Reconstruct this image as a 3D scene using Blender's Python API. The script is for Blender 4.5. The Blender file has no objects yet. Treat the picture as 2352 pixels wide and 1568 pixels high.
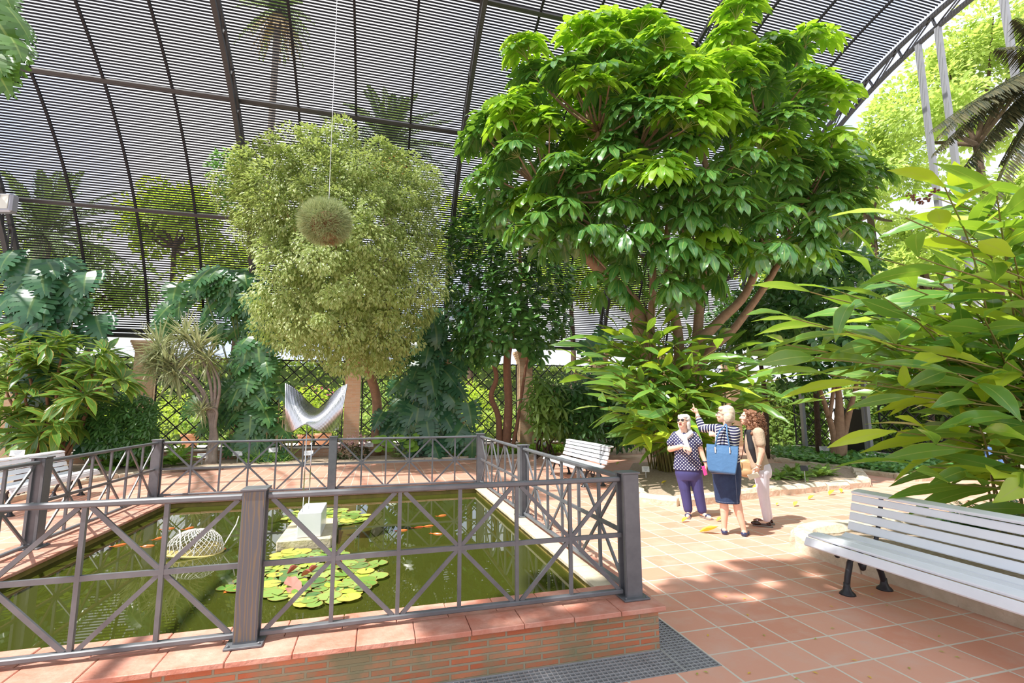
import bpy, math, random
import numpy as np
from mathutils import Vector, Matrix
rng = np.random.default_rng(7); random.seed(7)
SC = bpy.context.scene; COL = SC.collection
A = np.array
# ---------------------------------------------------------------- camera
FPX = 1110.0
def _axes(yaw, pitch, roll):
    f = A([math.sin(yaw)*math.cos(pitch), math.cos(yaw)*math.cos(pitch), math.sin(pitch)])
    r = A([math.cos(yaw), -math.sin(yaw), 0.0]); u = np.cross(r, f)
    c, s = math.cos(roll), math.sin(roll)
    return c*r+s*u, -s*r+c*u, f
CR, CU, CF = _axes(math.radians(15.4), math.radians(7.65), math.radians(-.2))
CP = A([0, 0, 1.65]); FH = A([math.sin(math.radians(15.4)), math.cos(math.radians(15.4)), 0])
cd = bpy.data.cameras.new('camera'); cam = bpy.data.objects.new('camera', cd); COL.objects.link(cam)
cd.sensor_width = 36; cd.lens = FPX/2352*36; cd.clip_end = 500
cam.matrix_world = Matrix(((CR[0], CU[0], -CF[0], CP[0]), (CR[1], CU[1], -CF[1], CP[1]), (CR[2], CU[2], -CF[2], CP[2]), (0, 0, 0, 1)))
SC.camera = cam
SC.cycles.max_bounces = 8; SC.cycles.diffuse_bounces = 3; SC.cycles.glossy_bounces = 3; SC.cycles.transmission_bounces = 4
def ray(x, y): return CF+CR*(x-1176)/FPX-CU*(y-784)/FPX
def U(x, y, d):                                    # survey point: bearing of a spot and its distance ahead of the camera
    r = ray(x, y); return CP+r*(d/(r@FH))
def G(x, y, z=0.0):                                # the same on a level plane
    r = ray(x, y); return CP+r*((z-CP[2])/r[2])
# ---------------------------------------------------------------- light
SC.view_settings.view_transform = 'Standard'; SC.view_settings.look = 'None'
SC.view_settings.exposure = 0.40; SC.view_settings.gamma = 1.0
w = bpy.data.worlds.new('sky'); SC.world = w; w.use_nodes = True
nt = w.node_tree; nt.nodes.clear()
def N(nt, t, **k):
    n = nt.nodes.new(t)
    for a, b in k.items():
        if a in n.inputs.keys(): n.inputs[a].default_value = b
        else: setattr(n, a, b)
    return n
tc = N(nt, 'ShaderNodeTexCoord'); noi = N(nt, 'ShaderNodeTexNoise', Scale=2.2, Detail=5.0, Roughness=.55)
ramp = N(nt, 'ShaderNodeValToRGB'); bg = N(nt, 'ShaderNodeBackground', Strength=1.15); out = N(nt, 'ShaderNodeOutputWorld')
ramp.color_ramp.elements[0].position = .38; ramp.color_ramp.elements[0].color = (.62, .72, 1, 1)
ramp.color_ramp.elements[1].position = .58; ramp.color_ramp.elements[1].color = (1, .99, .98, 1)
L = nt.links.new
L(tc.outputs['Generated'], noi.inputs['Vector']); L(noi.outputs['Fac'], ramp.inputs['Fac']); L(ramp.outputs['Color'], bg.inputs['Color']); L(bg.outputs[0], out.inputs[0])
sd = bpy.data.lights.new('sun', 'SUN'); sun = bpy.data.objects.new('sun', sd); COL.objects.link(sun)
sd.energy = 6.4; sd.angle = math.radians(.8); sd.color = (1, .96, .91)
SUN_DIR = Vector((.56, .16, -1.0)).normalized()
sun.rotation_euler = SUN_DIR.to_track_quat('-Z', 'Y').to_euler(); sun.location = (-20, -4, 40)
# ---------------------------------------------------------------- materials
def mat(name, col=(.5, .5, .5), rough=.6, metal=0.0, spec=.5, var=None, vscale=8.0, bump=0.0, bscale=40.0, detail=4.0):
    m = bpy.data.materials.new(name); m.use_nodes = True; nt = m.node_tree; b = nt.nodes['Principled BSDF']
    b.inputs['Base Color'].default_value = (*col, 1); b.inputs['Roughness'].default_value = rough
    b.inputs['Metallic'].default_value = metal; b.inputs['Specular IOR Level'].default_value = spec
    if var or bump:
        t = N(nt, 'ShaderNodeTexCoord')
    if var:
        n = N(nt, 'ShaderNodeTexNoise', Scale=vscale, Detail=detail, Roughness=.6); r = N(nt, 'ShaderNodeValToRGB')
        r.color_ramp.elements[0].position = .3; r.color_ramp.elements[1].position = .7
        r.color_ramp.elements[0].color = (*col, 1); r.color_ramp.elements[1].color = (*var, 1)
        nt.links.new(t.outputs['Object'], n.inputs['Vector']); nt.links.new(n.outputs['Fac'], r.inputs['Fac']); nt.links.new(r.outputs['Color'], b.inputs['Base Color'])
    if bump:
        n2 = N(nt, 'ShaderNodeTexNoise', Scale=bscale, Detail=3.0); bp = N(nt, 'ShaderNodeBump', Strength=bump, Distance=.02)
        nt.links.new(t.outputs['Object'], n2.inputs['Vector']); nt.links.new(n2.outputs['Fac'], bp.inputs['Height']); nt.links.new(bp.outputs['Normal'], b.inputs['Normal'])
    return m
def leafmat(name, c1, c2, *a, objrand=False, **k):
    m = leafmat0(name, c1, c2, *a, **k)
    if objrand:
        nt = m.node_tree; oi = N(nt, 'ShaderNodeObjectInfo'); r = next(n for n in nt.nodes if n.type == 'VALTORGB'); nt.links.new(oi.outputs['Random'], r.inputs['Fac'])
    return m
def leafmat0(name, c1, c2, trans=(.35, .5, .05), tf=.35, rough=.4, spec=.5, rib=None, ribw=.12, edge=None, edgew=.7):
    m = bpy.data.materials.new(name); m.use_nodes = True; nt = m.node_tree; b = nt.nodes['Principled BSDF']; o = nt.nodes['Material Output']
    g = N(nt, 'ShaderNodeNewGeometry'); r = N(nt, 'ShaderNodeValToRGB'); l = nt.links.new
    r.color_ramp.elements[0].color = (*c1, 1); r.color_ramp.elements[1].color = (*c2, 1)
    l(g.outputs['Random Per Island'], r.inputs['Fac']); c = r.outputs['Color']
    if rib or edge:
        at = N(nt, 'ShaderNodeAttribute', attribute_name='u')
    for cc, lo, hi, a, bb in (((rib, ribw*.4, ribw, 1, 0) if rib else None), ((edge, edgew, min(edgew+.12, 1), 0, 1) if edge else None)) if False else [x for x in ((rib, ribw*.4, ribw, 1., 0.) if rib else None, (edge, edgew, min(edgew+.15, 1), 0., 1.) if edge else None) if x]:
        mr = N(nt, 'ShaderNodeMapRange'); mr.inputs[1].default_value = lo; mr.inputs[2].default_value = hi; mr.inputs[3].default_value = a; mr.inputs[4].default_value = bb
        mx = N(nt, 'ShaderNodeMix', data_type='RGBA'); l(at.outputs['Fac'], mr.inputs[0]); l(mr.outputs[0], mx.inputs[0]); l(c, mx.inputs[6]); mx.inputs[7].default_value = (*cc, 1); c = mx.outputs[2]
    l(c, b.inputs['Base Color']); b.inputs['Roughness'].default_value = rough; b.inputs['Specular IOR Level'].default_value = spec
    t = N(nt, 'ShaderNodeBsdfTranslucent'); t.inputs['Color'].default_value = (*trans, 1)
    ms = N(nt, 'ShaderNodeMixShader'); ms.inputs[0].default_value = tf
    l(b.outputs[0], ms.inputs[1]); l(t.outputs[0], ms.inputs[2]); l(ms.outputs[0], o.inputs['Surface'])
    return m
# ---------------------------------------------------------------- scene objects
ORI = {}
def tag(o, label=None, cat=None, group=None, kind=None):
    if label: o['label'] = label
    if cat: o['category'] = cat
    if group: o['group'] = group
    if kind: o['kind'] = kind
    return o
def thing(name, label, cat, loc=(0, 0, 0), rz=0.0, group=None):
    o = bpy.data.objects.new(name, None); COL.objects.link(o); o.empty_display_size = .1
    o.location = loc; o.rotation_euler = (0, 0, rz); tag(o, label, cat, group)
    ORI[o.name] = A(loc, float) if rz == 0 else A([0, 0, 0.])
    return o
def link(name, me, m, parent=None):
    o = bpy.data.objects.new(name, me); COL.objects.link(o)
    for mm in (m if isinstance(m, (list, tuple)) else [m]): me.materials.append(mm)
    if parent: o.parent = parent
    return o
def origin(parent):
    while parent:
        if parent.name in ORI: return ORI[parent.name]
        parent = parent.parent
    return A([0, 0, 0.])
def copy_tree(o, parent=None):
    c = o.copy(); COL.objects.link(c)
    if parent: c.parent = parent
    for ch in list(o.children): copy_tree(ch, c)
    return c
def unit(v): v = A(v, float); return v/max(np.linalg.norm(v), 1e-9)
class MB:
    def __init__(s): s.v = []; s.f = []; s.mi = []; s.cur = 0
    def add(s, V, F):
        o = len(s.v); s.v += [tuple(map(float, p)) for p in V]
        for f in F: s.f.append(tuple(i+o for i in f)); s.mi.append(s.cur)
        return s
    def box(s, c, d, ax=None, bev=0.0):
        c = A(c, float); h = A(d, float)/2; R = np.eye(3) if ax is None else A(ax, float)   # rows = local axes
        if bev <= 0:
            P = [c+R.T@(A(q)*h) for q in ((-1, -1, -1), (1, -1, -1), (1, 1, -1), (-1, 1, -1), (-1, -1, 1), (1, -1, 1), (1, 1, 1), (-1, 1, 1))]
            return s.add(P, [(3, 2, 1, 0), (4, 5, 6, 7), (0, 1, 5, 4), (1, 2, 6, 5), (2, 3, 7, 6), (3, 0, 4, 7)])
        b = min(bev, *(h*.99)); V = []; key = {}
        for sx in (-1, 1):
            for sy in (-1, 1):
                for sz in (-1, 1):
                    for k in range(3):
                        q = A([sx, sy, sz])*(h-b); q[k] = A([sx, sy, sz])[k]*h[k]
                        key[(sx, sy, sz, k)] = len(V); V.append(c+R.T@q)
        F = []
        for k in range(3):
            i, j = [(1, 2), (2, 0), (0, 1)][k]
            for sg in (-1, 1):
                q = []
                for a, bb in ((-1, -1), (1, -1), (1, 1), (-1, 1)):
                    t = [0, 0, 0]; t[k] = sg; t[i] = a; t[j] = bb; q.append(key[(*t, k)])
                F.append(tuple(q if sg > 0 else q[::-1]))
        for k in range(3):                          # edges along axis k
            i, j = [(1, 2), (2, 0), (0, 1)][k]
            for a in (-1, 1):
                for bb in (-1, 1):
                    t0 = [0, 0, 0]; t0[i] = a; t0[j] = bb; t1 = list(t0); t0[k] = -1; t1[k] = 1
                    q = [key[(*t0, i)], key[(*t1, i)], key[(*t1, j)], key[(*t0, j)]]
                    F.append(tuple(q if a*bb < 0 else q[::-1]))
        for sx in (-1, 1):
            for sy in (-1, 1):
                for sz in (-1, 1):
                    q = [key[(sx, sy, sz, k)] for k in range(3)]
                    F.append(tuple(q if sx*sy*sz > 0 else q[::-1]))
        return s.add(V, F)
    def bar(s, p, q, wd, ht, up=(0, 0, 1), bev=0.0):
        p, q = A(p, float), A(q, float); y = q-p; Ln = np.linalg.norm(y); y = y/Ln; x = np.cross(y, A(up, float))
        if np.linalg.norm(x) < 1e-6: x = np.cross(y, A([1, 0, 0.]))
        x = unit(x); z = np.cross(x, y)
        return s.box((p+q)/2, (wd, Ln, ht), A([x, y, z]), bev)
    def tube(s, P, r, n=8, cap=True, sx=1.0):
        P = A(P, float); m = len(P); r = np.broadcast_to(A(r, float), (m,)); V = []; F = []
        T = np.gradient(P, axis=0); T /= np.maximum(np.linalg.norm(T, axis=1), 1e-9)[:, None]
        x = np.cross(T[0], A([0, 0, 1.])); x = unit(x) if np.linalg.norm(x) > .05 else A([1., 0, 0])
        for i in range(m):
            x = unit(x-T[i]*(x@T[i])); y = np.cross(T[i], x)
            for k in range(n):
                a = 2*math.pi*k/n; V.append(P[i]+r[i]*(math.cos(a)*x*sx+math.sin(a)*y))
        for i in range(m-1):
            for k in range(n):
                k2 = (k+1) % n; F.append((i*n+k, i*n+k2, (i+1)*n+k2, (i+1)*n+k))
        if cap: F.append(tuple(range(n))[::-1]); F.append(tuple((m-1)*n+k for k in range(n)))
        return s.add(V, F)
    def lathe(s, prof, c=(0, 0, 0), n=20, R=None, sx=1, sy=1, cap=True):
        V = []; F = []; c = A(c, float); R = np.eye(3) if R is None else A(R)
        for (r, z) in prof:
            for k in range(n):
                a = 2*math.pi*k/n; V.append(c+R.T@A([r*math.cos(a)*sx, r*math.sin(a)*sy, z]))
        for i in range(len(prof)-1):
            for k in range(n):
                k2 = (k+1) % n; F.append((i*n+k, i*n+k2, (i+1)*n+k2, (i+1)*n+k))
        if cap: F.append(tuple(range(n))[::-1]); F.append(tuple((len(prof)-1)*n+k for k in range(n)))
        return s.add(V, F)
    def ell(s, c, r, n=14, R=None):
        k = max(n//2, 4); pr = [(math.sin(math.pi*i/k), -math.cos(math.pi*i/k)) for i in range(k+1)]; pr[0] = (1e-3, -1); pr[-1] = (1e-3, 1)
        V = []; F = []; c = A(c, float); r = np.broadcast_to(A(r, float), (3,)); R = np.eye(3) if R is None else A(R)
        for (q, z) in pr:
            for j in range(n): a = 2*math.pi*j/n; V.append(c+R.T@(A([q*math.cos(a), q*math.sin(a), z])*r))
        for i in range(k):
            for j in range(n): j2 = (j+1) % n; F.append((i*n+j, i*n+j2, (i+1)*n+j2, (i+1)*n+j))
        F.append(tuple(range(n))[::-1]); F.append(tuple(k*n+j for j in range(n)))
        return s.add(V, F)
    def prism(s, poly, z0, z1):                     # polygon (counter-clockwise) extruded in z
        n = len(poly); V = [(x, y, z0) for x, y in poly]+[(x, y, z1) for x, y in poly]
        return s.add(V, [tuple(range(n))[::-1], tuple(range(n, 2*n))]+[(i, (i+1) % n, n+(i+1) % n, n+i) for i in range(n)])
    def mesh(s, name, o=(0, 0, 0)):
        me = bpy.data.meshes.new(name); V = A(s.v)-A(o, float); me.from_pydata([tuple(p) for p in V], [], s.f)
        if any(s.mi): me.polygons.foreach_set('material_index', s.mi)
        return me
    def build(s, name, m, parent=None, smooth=False, local=False):
        me = s.mesh(name, (0, 0, 0) if local else origin(parent))
        if smooth: me.polygons.foreach_set('use_smooth', [True]*len(me.polygons))
        return link(name, me, m, parent)
def smoothpath(P, n=6):
    P = A(P, float); Q = np.vstack([2*P[0]-P[1], P, 2*P[-1]-P[-2]]); out = []
    for i in range(1, len(Q)-2):
        for t in np.linspace(0, 1, n, endpoint=False):
            a, b, c, d = Q[i-1], Q[i], Q[i+1], Q[i+2]
            out.append(.5*((2*b)+(-a+c)*t+(2*a-5*b+4*c-d)*t*t+(-a+3*b-3*c+d)*t**3))
    out.append(P[-1]); return A(out)
# ---------------------------------------------------------------- leaf meshes (triangles, numpy)
def quads2tris(F):
    T = []
    for f in F:
        for k in range(1, len(f)-1): T.append((f[0], f[k], f[k+1]))
    return A(T, int)
def leaf_T(n=5, wd=.3, peak=.45, droop=.15, fold=.12, wave=0.0, tip=1.0):
    V = []; Uu = []; F = []
    for i in range(n+1):
        t = i/n; e = math.log(.5)/math.log(peak); ww = wd/2*math.sin(math.pi*min(t**e, 1.0))**tip
        if i == 0: ww = .012
        if i == n: ww = .004
        z = -droop*t*t; wz = wave*math.sin(i*2.4)
        V += [(-ww, t, z+fold*ww*2+wz), (0, t, z), (ww, t, z+fold*ww*2-wz)]; Uu += [1, 0, 1]
    for i in range(n):
        a = 3*i; F += [(a, a+1, a+4, a+3), (a+1, a+2, a+5, a+4)]
    return A(V, float), quads2tris(F), A(Uu, float)
def monstera_T(n=7, droop=.25):
    V = []; Uu = []; F = []
    def P(x, y, u):
        V.append((x, y, -droop*(max(y, 0)**2)-.28*abs(x)**1.5)); Uu.append(u); return len(V)-1
    def W(t): return .58*(math.sin(math.pi*min(max(t*.86+.14, 0), 1)**.72)**.7)
    for s in (-1, 1):
        for i in range(n):
            t0, t1 = i/n, (i+1)/n; y0, y1 = t0*.92, t1*.92; off0 = -.20+.42*t0; off1 = -.20+.42*t1; tm = (t0+t1)/2; wm = max(W(tm), .05)
            inn = .52 if i < n-1 else .66
            a = P(0, y0, 0); b = P(0, y1, 0)
            c = P(s*inn*max(W(t1), .04), y1+off1*inn, .5); d = P(s*inn*max(W(t0), .05), y0+off0*inn, .5)
            e0 = P(s*wm*.90, (y0*.86+y1*.14)+off0*.95, .8); e1 = P(s*wm*.90, (y0*.14+y1*.86)+off1*.95, .8)
            g = P(s*wm*1.05, (y0+y1)/2+(off0+off1)/2*1.15+.03, 1)
            q = (0.10, .90); d2 = P(s*inn*max(W(t0)*(1-q[0])+W(t1)*q[0], .04), (y0+off0*inn)*(1-q[0])+(y1+off1*inn)*q[0], .5); c2 = P(s*inn*max(W(t0)*(1-q[1])+W(t1)*q[1], .04), (y0+off0*inn)*(1-q[1])+(y1+off1*inn)*q[1], .5)
            fs = [(a, b, c, c2, d2, d), (d2, c2, e1, e0), (e0, e1, g)]
            F += fs if s > 0 else [f[::-1] for f in fs]
    tip = P(0, 1.05, 1); 
    return A(V, float), quads2tris(F), A(Uu, float)
def round_T(n=14, cup=.06, notch=True):
    V = [(0, 0, 0)]; Uu = [0.]; F = []
    for k in range(n+1):
        a = math.radians(-80+340*k/n) if notch else 2*math.pi*k/n
        V.append((math.cos(a)*.5, math.sin(a)*.5, cup*(1+.4*math.sin(k*2.2)))); Uu.append(1.)
    for k in range(n): F.append((0, k+1, k+2))
    return A(V, float), A(F, int), A(Uu, float)
class LC:                                           # collects leaves into one mesh
    def __init__(s): s.V = []; s.T = []; s.U = []; s.n = 0
    def raw(s, V, T, Uu):
        s.V.append(A(V, float)); s.T.append(A(T, int)+s.n); s.U.append(A(Uu, float)); s.n += len(V)
    def put(s, T, pos, d, up, sc):
        V0, T0, U0 = T; pos = A(pos, float).reshape(-1, 3); M = len(pos)
        if M == 0: return s
        d = np.broadcast_to(A(d, float), (M, 3)); up = np.broadcast_to(A(up, float), (M, 3)); sc = A(sc, float)
        if sc.ndim <= 1: sc = np.broadcast_to(sc.reshape(-1, 1) if sc.ndim else sc, (M, 3)) if sc.ndim else np.full((M, 3), float(sc))
        y = d/np.maximum(np.linalg.norm(d, axis=1), 1e-9)[:, None]; x = np.cross(y, up); nx = np.linalg.norm(x, axis=1)
        x = np.where(nx[:, None] < 1e-4, np.cross(y, A([1., .2, 0])), x); x /= np.maximum(np.linalg.norm(x, axis=1), 1e-9)[:, None]; z = np.cross(x, y)
        R = np.stack([x, y, z], 1)                  # M,3,3
        VV = np.einsum('nk,mk,mkj->mnj', V0, sc, R)+pos[:, None, :]
        TT = T0[None]+(np.arange(M)*len(V0))[:, None, None]
        s.raw(VV.reshape(-1, 3), TT.reshape(-1, 3), np.tile(U0, M)); return s
    def tube(s, P, r, n=5, u=0.0):
        mb = MB().tube(P, r, n, cap=False); s.raw(mb.v, quads2tris(mb.f), np.full(len(mb.v), u)); return s
    def build(s, name, m, parent=None, smooth=True, clip=None):
        V = np.concatenate(s.V)-origin(parent); T = np.concatenate(s.T); Uu = np.concatenate(s.U)
        me = bpy.data.meshes.new(name); me.vertices.add(len(V)); me.vertices.foreach_set('co', V.ravel())
        me.loops.add(T.size); me.loops.foreach_set('vertex_index', T.ravel().astype(np.int32))
        me.polygons.add(len(T)); me.polygons.foreach_set('loop_start', (np.arange(len(T))*3).astype(np.int32))
        me.polygons.foreach_set('use_smooth', [smooth]*len(T))
        at = me.attributes.new('u', 'FLOAT', 'POINT'); at.data.foreach_set('value', Uu.astype(np.float32))
        me.update(calc_edges=True); return link(name, me, m, parent)
def rdir(n): v = rng.normal(size=(n, 3)); return v/np.linalg.norm(v, axis=1)[:, None]
def norm(v): v = A(v, float); return v/np.maximum(np.linalg.norm(v, axis=-1, keepdims=True), 1e-9)
UP = A([0, 0, 1.])
def frond(lc, base, d, Ln, droop, n=40, ll=.35, lw=.035, hang=.35, vee=.35, r0=.02, start=.12, T=None):
    """a feather leaf: curved rachis and two rows of leaflets"""
    d = unit(d); t = np.linspace(0, 1, 14); side = unit(np.cross(d, UP)) if abs(d[2]) < .98 else A([1., 0, 0])
    P = base+np.outer(t*Ln, d)+np.outer(-droop*Ln*t**2.2, UP)
    lc.tube(P, np.linspace(r0, r0*.2, 14), 4)
    q = np.linspace(start, .99, n); pos = np.stack([np.interp(q, t, P[:, k]) for k in range(3)], 1); tg = norm(np.stack([np.interp(q, t, np.gradient(P[:, k])) for k in range(3)], 1))
    env = np.sin(math.pi*np.clip(q*.85+.12, 0, 1))**.6*(1-.35*q)
    up = norm(np.cross(side, tg)); up = np.where(up[:, 2:3] < 0, -up, up)
    for sg in (-1, 1):
        dd = norm(tg*.75+sg*side*(1.0)+up*vee-UP*hang+rng.normal(size=(n, 3))*.07)
        lc.put(T or BLADE, pos, dd, up, np.stack([env*0+lw*10, ll*env*rng.uniform(.85, 1.1, n), ll*env], 1))
BLADE = leaf_T(2, .1, .4, .18, .3)
# ================================================================ materials of the place
def brickmat(name, c1, c2, mort, bw, rh, ms, off=.5, shift=(0, 0), vert=True, rough=.75, stain=None, stv=.5, bump=.4, moss=None):
    m = bpy.data.materials.new(name); m.use_nodes = True; nt = m.node_tree; b = nt.nodes['Principled BSDF']; l = nt.links.new
    t = N(nt, 'ShaderNodeTexCoord'); sx = N(nt, 'ShaderNodeSeparateXYZ'); l(t.outputs['Object'], sx.inputs[0]); cb = N(nt, 'ShaderNodeCombineXYZ')
    if vert:
        a = N(nt, 'ShaderNodeMath', operation='ADD'); l(sx.outputs[0], a.inputs[0]); l(sx.outputs[1], a.inputs[1]); l(a.outputs[0], cb.inputs[0]); l(sx.outputs[2], cb.inputs[1])
    else:
        a = N(nt, 'ShaderNodeMath', operation='SUBTRACT'); l(sx.outputs[0], a.inputs[0]); a.inputs[1].default_value = shift[0]
        a2 = N(nt, 'ShaderNodeMath', operation='SUBTRACT'); l(sx.outputs[1], a2.inputs[0]); a2.inputs[1].default_value = shift[1]
        l(a.outputs[0], cb.inputs[0]); l(a2.outputs[0], cb.inputs[1])
    br = N(nt, 'ShaderNodeTexBrick', offset=off, offset_frequency=2, squash=1.0); br.inputs['Scale'].default_value = 1
    br.inputs['Color1'].default_value = (*c1, 1); br.inputs['Color2'].default_value = (*c2, 1); br.inputs['Mortar'].default_value = (*mort, 1)
    br.inputs['Mortar Size'].default_value = ms; br.inputs['Mortar Smooth'].default_value = .15; br.inputs['Brick Width'].default_value = bw; br.inputs['Row Height'].default_value = rh; br.inputs['Bias'].default_value = 0
    l(cb.outputs[0], br.inputs['Vector']); c = br.outputs['Color']
    for s, sc, lo, hi, amt in ([(stain, 3.2, .48, .75, stv)] if stain else [])+([(moss, 1.6, .45, .62, .85)] if moss else []):
        n = N(nt, 'ShaderNodeTexNoise', Scale=sc, Detail=6.0, Roughness=.65); l(t.outputs['Object'], n.inputs['Vector'])
        mr = N(nt, 'ShaderNodeMapRange'); mr.inputs[1].default_value = lo; mr.inputs[2].default_value = hi; mr.inputs[4].default_value = amt
        mx = N(nt, 'ShaderNodeMix', data_type='RGBA'); l(n.outputs['Fac'], mr.inputs[0]); l(mr.outputs[0], mx.inputs[0]); l(c, mx.inputs[6]); mx.inputs[7].default_value = (*s, 1); c = mx.outputs[2]
    l(c, b.inputs['Base Color']); b.inputs['Roughness'].default_value = rough
    iv = N(nt, 'ShaderNodeMath', operation='SUBTRACT'); iv.inputs[0].default_value = 1; l(br.outputs['Fac'], iv.inputs[1])
    n3 = N(nt, 'ShaderNodeTexNoise', Scale=60.0, Detail=3.0); l(t.outputs['Object'], n3.inputs['Vector'])
    ad = N(nt, 'ShaderNodeMath', operation='MULTIPLY_ADD'); l(n3.outputs['Fac'], ad.inputs[0]); ad.inputs[1].default_value = .25; l(iv.outputs[0], ad.inputs[2])
    bp = N(nt, 'ShaderNodeBump', Strength=bump, Distance=.006); l(ad.outputs[0], bp.inputs['Height']); l(bp.outputs['Normal'], b.inputs['Normal'])
    return m
M_TILE = brickmat('terracotta_floor_tiles', (.60, .27, .18), (.68, .36, .26), (.62, .57, .48), .335, .335, .0085, 0.0, (2.517, 3.34), False, .5, (.62, .44, .36), .6)
M_WALLBRICK = brickmat('pool_wall_bricks', (.46, .12, .05), (.58, .21, .10), (.34, .29, .20), .235, .0415, .0075, .5, stain=(.42, .33, .22), stv=.8, moss=(.19, .19, .10), bump=1.0)
M_PILLAR = brickmat('pillar_bricks', (.60, .36, .20), (.68, .46, .29), (.60, .48, .34), .26, .052, .008, .5, stain=(.62, .27, .14), stv=.55)
M_LOWBRICK = brickmat('low_wall_bricks', (.50, .25, .14), (.58, .34, .21), (.5, .42, .32), .26, .052, .008, .5)
M_COPE = mat('coping_terracotta', (.46, .155, .095), .6, var=(.60, .34, .26), vscale=4.5, bump=.3, bscale=30, detail=9.0)
M_COPE2 = mat('coping_pale_stone', (.62, .53, .38), .7, var=(.52, .47, .33), vscale=5, bump=.2)
M_LINING = mat('mossy_pool_lining', (.30, .22, .05), .8, var=(.16, .13, .03), vscale=5)
M_SOIL = mat('bed_soil', (.48, .38, .28), .95, var=(.30, .22, .15), vscale=22, bump=1.0, bscale=60)
M_GRAVEL = mat('pale_gravel', (.78, .73, .66), .95, var=(.66, .6, .52), vscale=30)
M_STONE = mat('kerb_stone', (.66, .57, .44), .85, var=(.5, .42, .3), vscale=6, bump=.9, bscale=14)
M_LEDGE = mat('stone_ledge', (.62, .56, .5), .8, var=(.5, .44, .38), vscale=4)
M_STEEL = mat('rail_steel', (.105, .112, .122), .45, .1, var=(.145, .152, .163), vscale=9)
M_POSTWOOD = mat('brushed_brown_post_face', (.17, .165, .18), .45, .2)
M_LATH = mat('dark_lath', (.016, .015, .018), .7, 0, .2)
M_FRAME = mat('dark_steel_frame', (.035, .034, .037), .55, .1)
M_FRAMEL = mat('grey_steel_post', (.30, .31, .33), .45, .3)
M_GRATE = mat('galvanised_grate', (.42, .43, .44), .5, .2, var=(.33, .335, .34), vscale=12)
M_PIT = mat('drain_pit', (.03, .03, .028), .9)
# post face: brown brushed streaks over grey paint
nt = M_POSTWOOD.node_tree; b = nt.nodes['Principled BSDF']; t = N(nt, 'ShaderNodeTexCoord'); mp = N(nt, 'ShaderNodeMapping'); mp.inputs['Scale'].default_value = (1, 1, .12)
wv = N(nt, 'ShaderNodeTexWave', Scale=14.0, Distortion=9.0, Detail=2.0); wv.inputs['Detail Scale'].default_value = 1.5
rr = N(nt, 'ShaderNodeValToRGB'); rr.color_ramp.elements[0].color = (.10, .105, .115, 1); rr.color_ramp.elements[1].color = (.165, .13, .085, 1); rr.color_ramp.elements[0].position = .6
nt.links.new(t.outputs['Object'], mp.inputs[0]); nt.links.new(mp.outputs[0], wv.inputs['Vector']); nt.links.new(wv.outputs['Color'], rr.inputs[0]); nt.links.new(rr.outputs[0], b.inputs['Base Color'])
def struct(o): o['kind'] = 'structure'; return o
# ================================================================ ground
def plane(mb, x0, x1, y0, y1, z=0.0): mb.add([(x0, y0, z), (x1, y0, z), (x1, y1, z), (x0, y1, z)], [(0, 1, 2, 3)])
GX0, GX1, GY0, GY1 = -3.45, 2.18, 2.87, 8.95          # drain channel and pool cut-out
m = MB()
for r in ((-16, GX0, -6, 17.3), (GX1, 14.7, -6, 17.3), (GX0, GX1, -6, GY0), (GX0, GX1, GY1, 17.3)): plane(m, *r)
struct(m.build('floor', M_TILE))
m = MB()
for r in ((-60, -16, -20, 90), (14.7, 90, -20, 90), (-16, 14.7, 17.3, 90), (-16, 14.7, -20, -6)): plane(m, *r, -.02)
struct(m.build('ground', M_GRAVEL))
# ---------------------------------------------------------------- pool
pool = thing('pool', 'raised rectangular pool with brick outer wall and red tile coping', 'pool')
m = MB()
X0, X1, Y0, Y1 = -3.36, 1.915, 3.167, 8.82; IX0, IX1, IY0, IY1 = -2.92, 1.66, 3.55, 8.36
for (a, bq, c, d) in ((X0, X1, Y0, IY0-.02), (X0, X1, IY1+.02, Y1), (X0, IX0-.02, IY0-.02, IY1+.02), (IX1+.02, X1, IY0-.02, IY1+.02)):
    m.box(((a+bq)/2, (c+d)/2, .09), (bq-a, d-c, .35))
m.build('brick_wall', M_WALLBRICK, pool)
m = MB(); zt = .295; th = .032
def slabs(a, bq, c, d, axis, n):
    for k in range(n):
        j = random.uniform(-.002, .002)
        if axis == 0: w_ = (bq-a)/n; m.box((a+w_*(k+.5), (c+d)/2, zt-th/2+j), (w_-.004, d-c, th), None, .004)
        else: w_ = (d-c)/n; m.box(((a+bq)/2, c+w_*(k+.5), zt-th/2+j), (bq-a, w_-.004, th), None, .004)
slabs(-3.45, 1.945, 3.11, 3.35, 0, 16); slabs(-3.45, 1.80, 3.35, 3.58, 0, 16)
slabs(-3.45, 1.945, 8.60, 8.88, 0, 16); slabs(-3.45, 1.80, 8.33, 8.60, 0, 16)
slabs(-3.45, -3.17, 3.58, 8.33, 1, 15); slabs(-3.17, -2.88, 3.58, 8.33, 1, 15)
slabs(1.80, 1.945, 3.35, 8.60, 1, 16)
m.build('coping', M_COPE, pool)
m = MB(); slabs(1.63, 1.798, 3.58, 8.33, 1, 60); m.build('inner_coping', M_COPE2, pool)['label'] = 'pale worn inner coping strip'
m = MB(); e = .02
for (a, bq, c, d) in ((IX0, IX1, IY0-e, IY0), (IX0, IX1, IY1, IY1+e), (IX0-e, IX0, IY0, IY1), (IX1, IX1+e, IY0, IY1)): m.box(((a+bq)/2, (c+d)/2, .13), (bq-a, d-c, .26))
m.build('lining', M_LINING, pool)
M_WATER = mat('murky_green_water', (.040, .047, .007), .015, 0, .5, bump=.006, bscale=2.0); M_WATER.node_tree.nodes['Principled BSDF'].inputs['IOR'].default_value = 1.33
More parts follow.
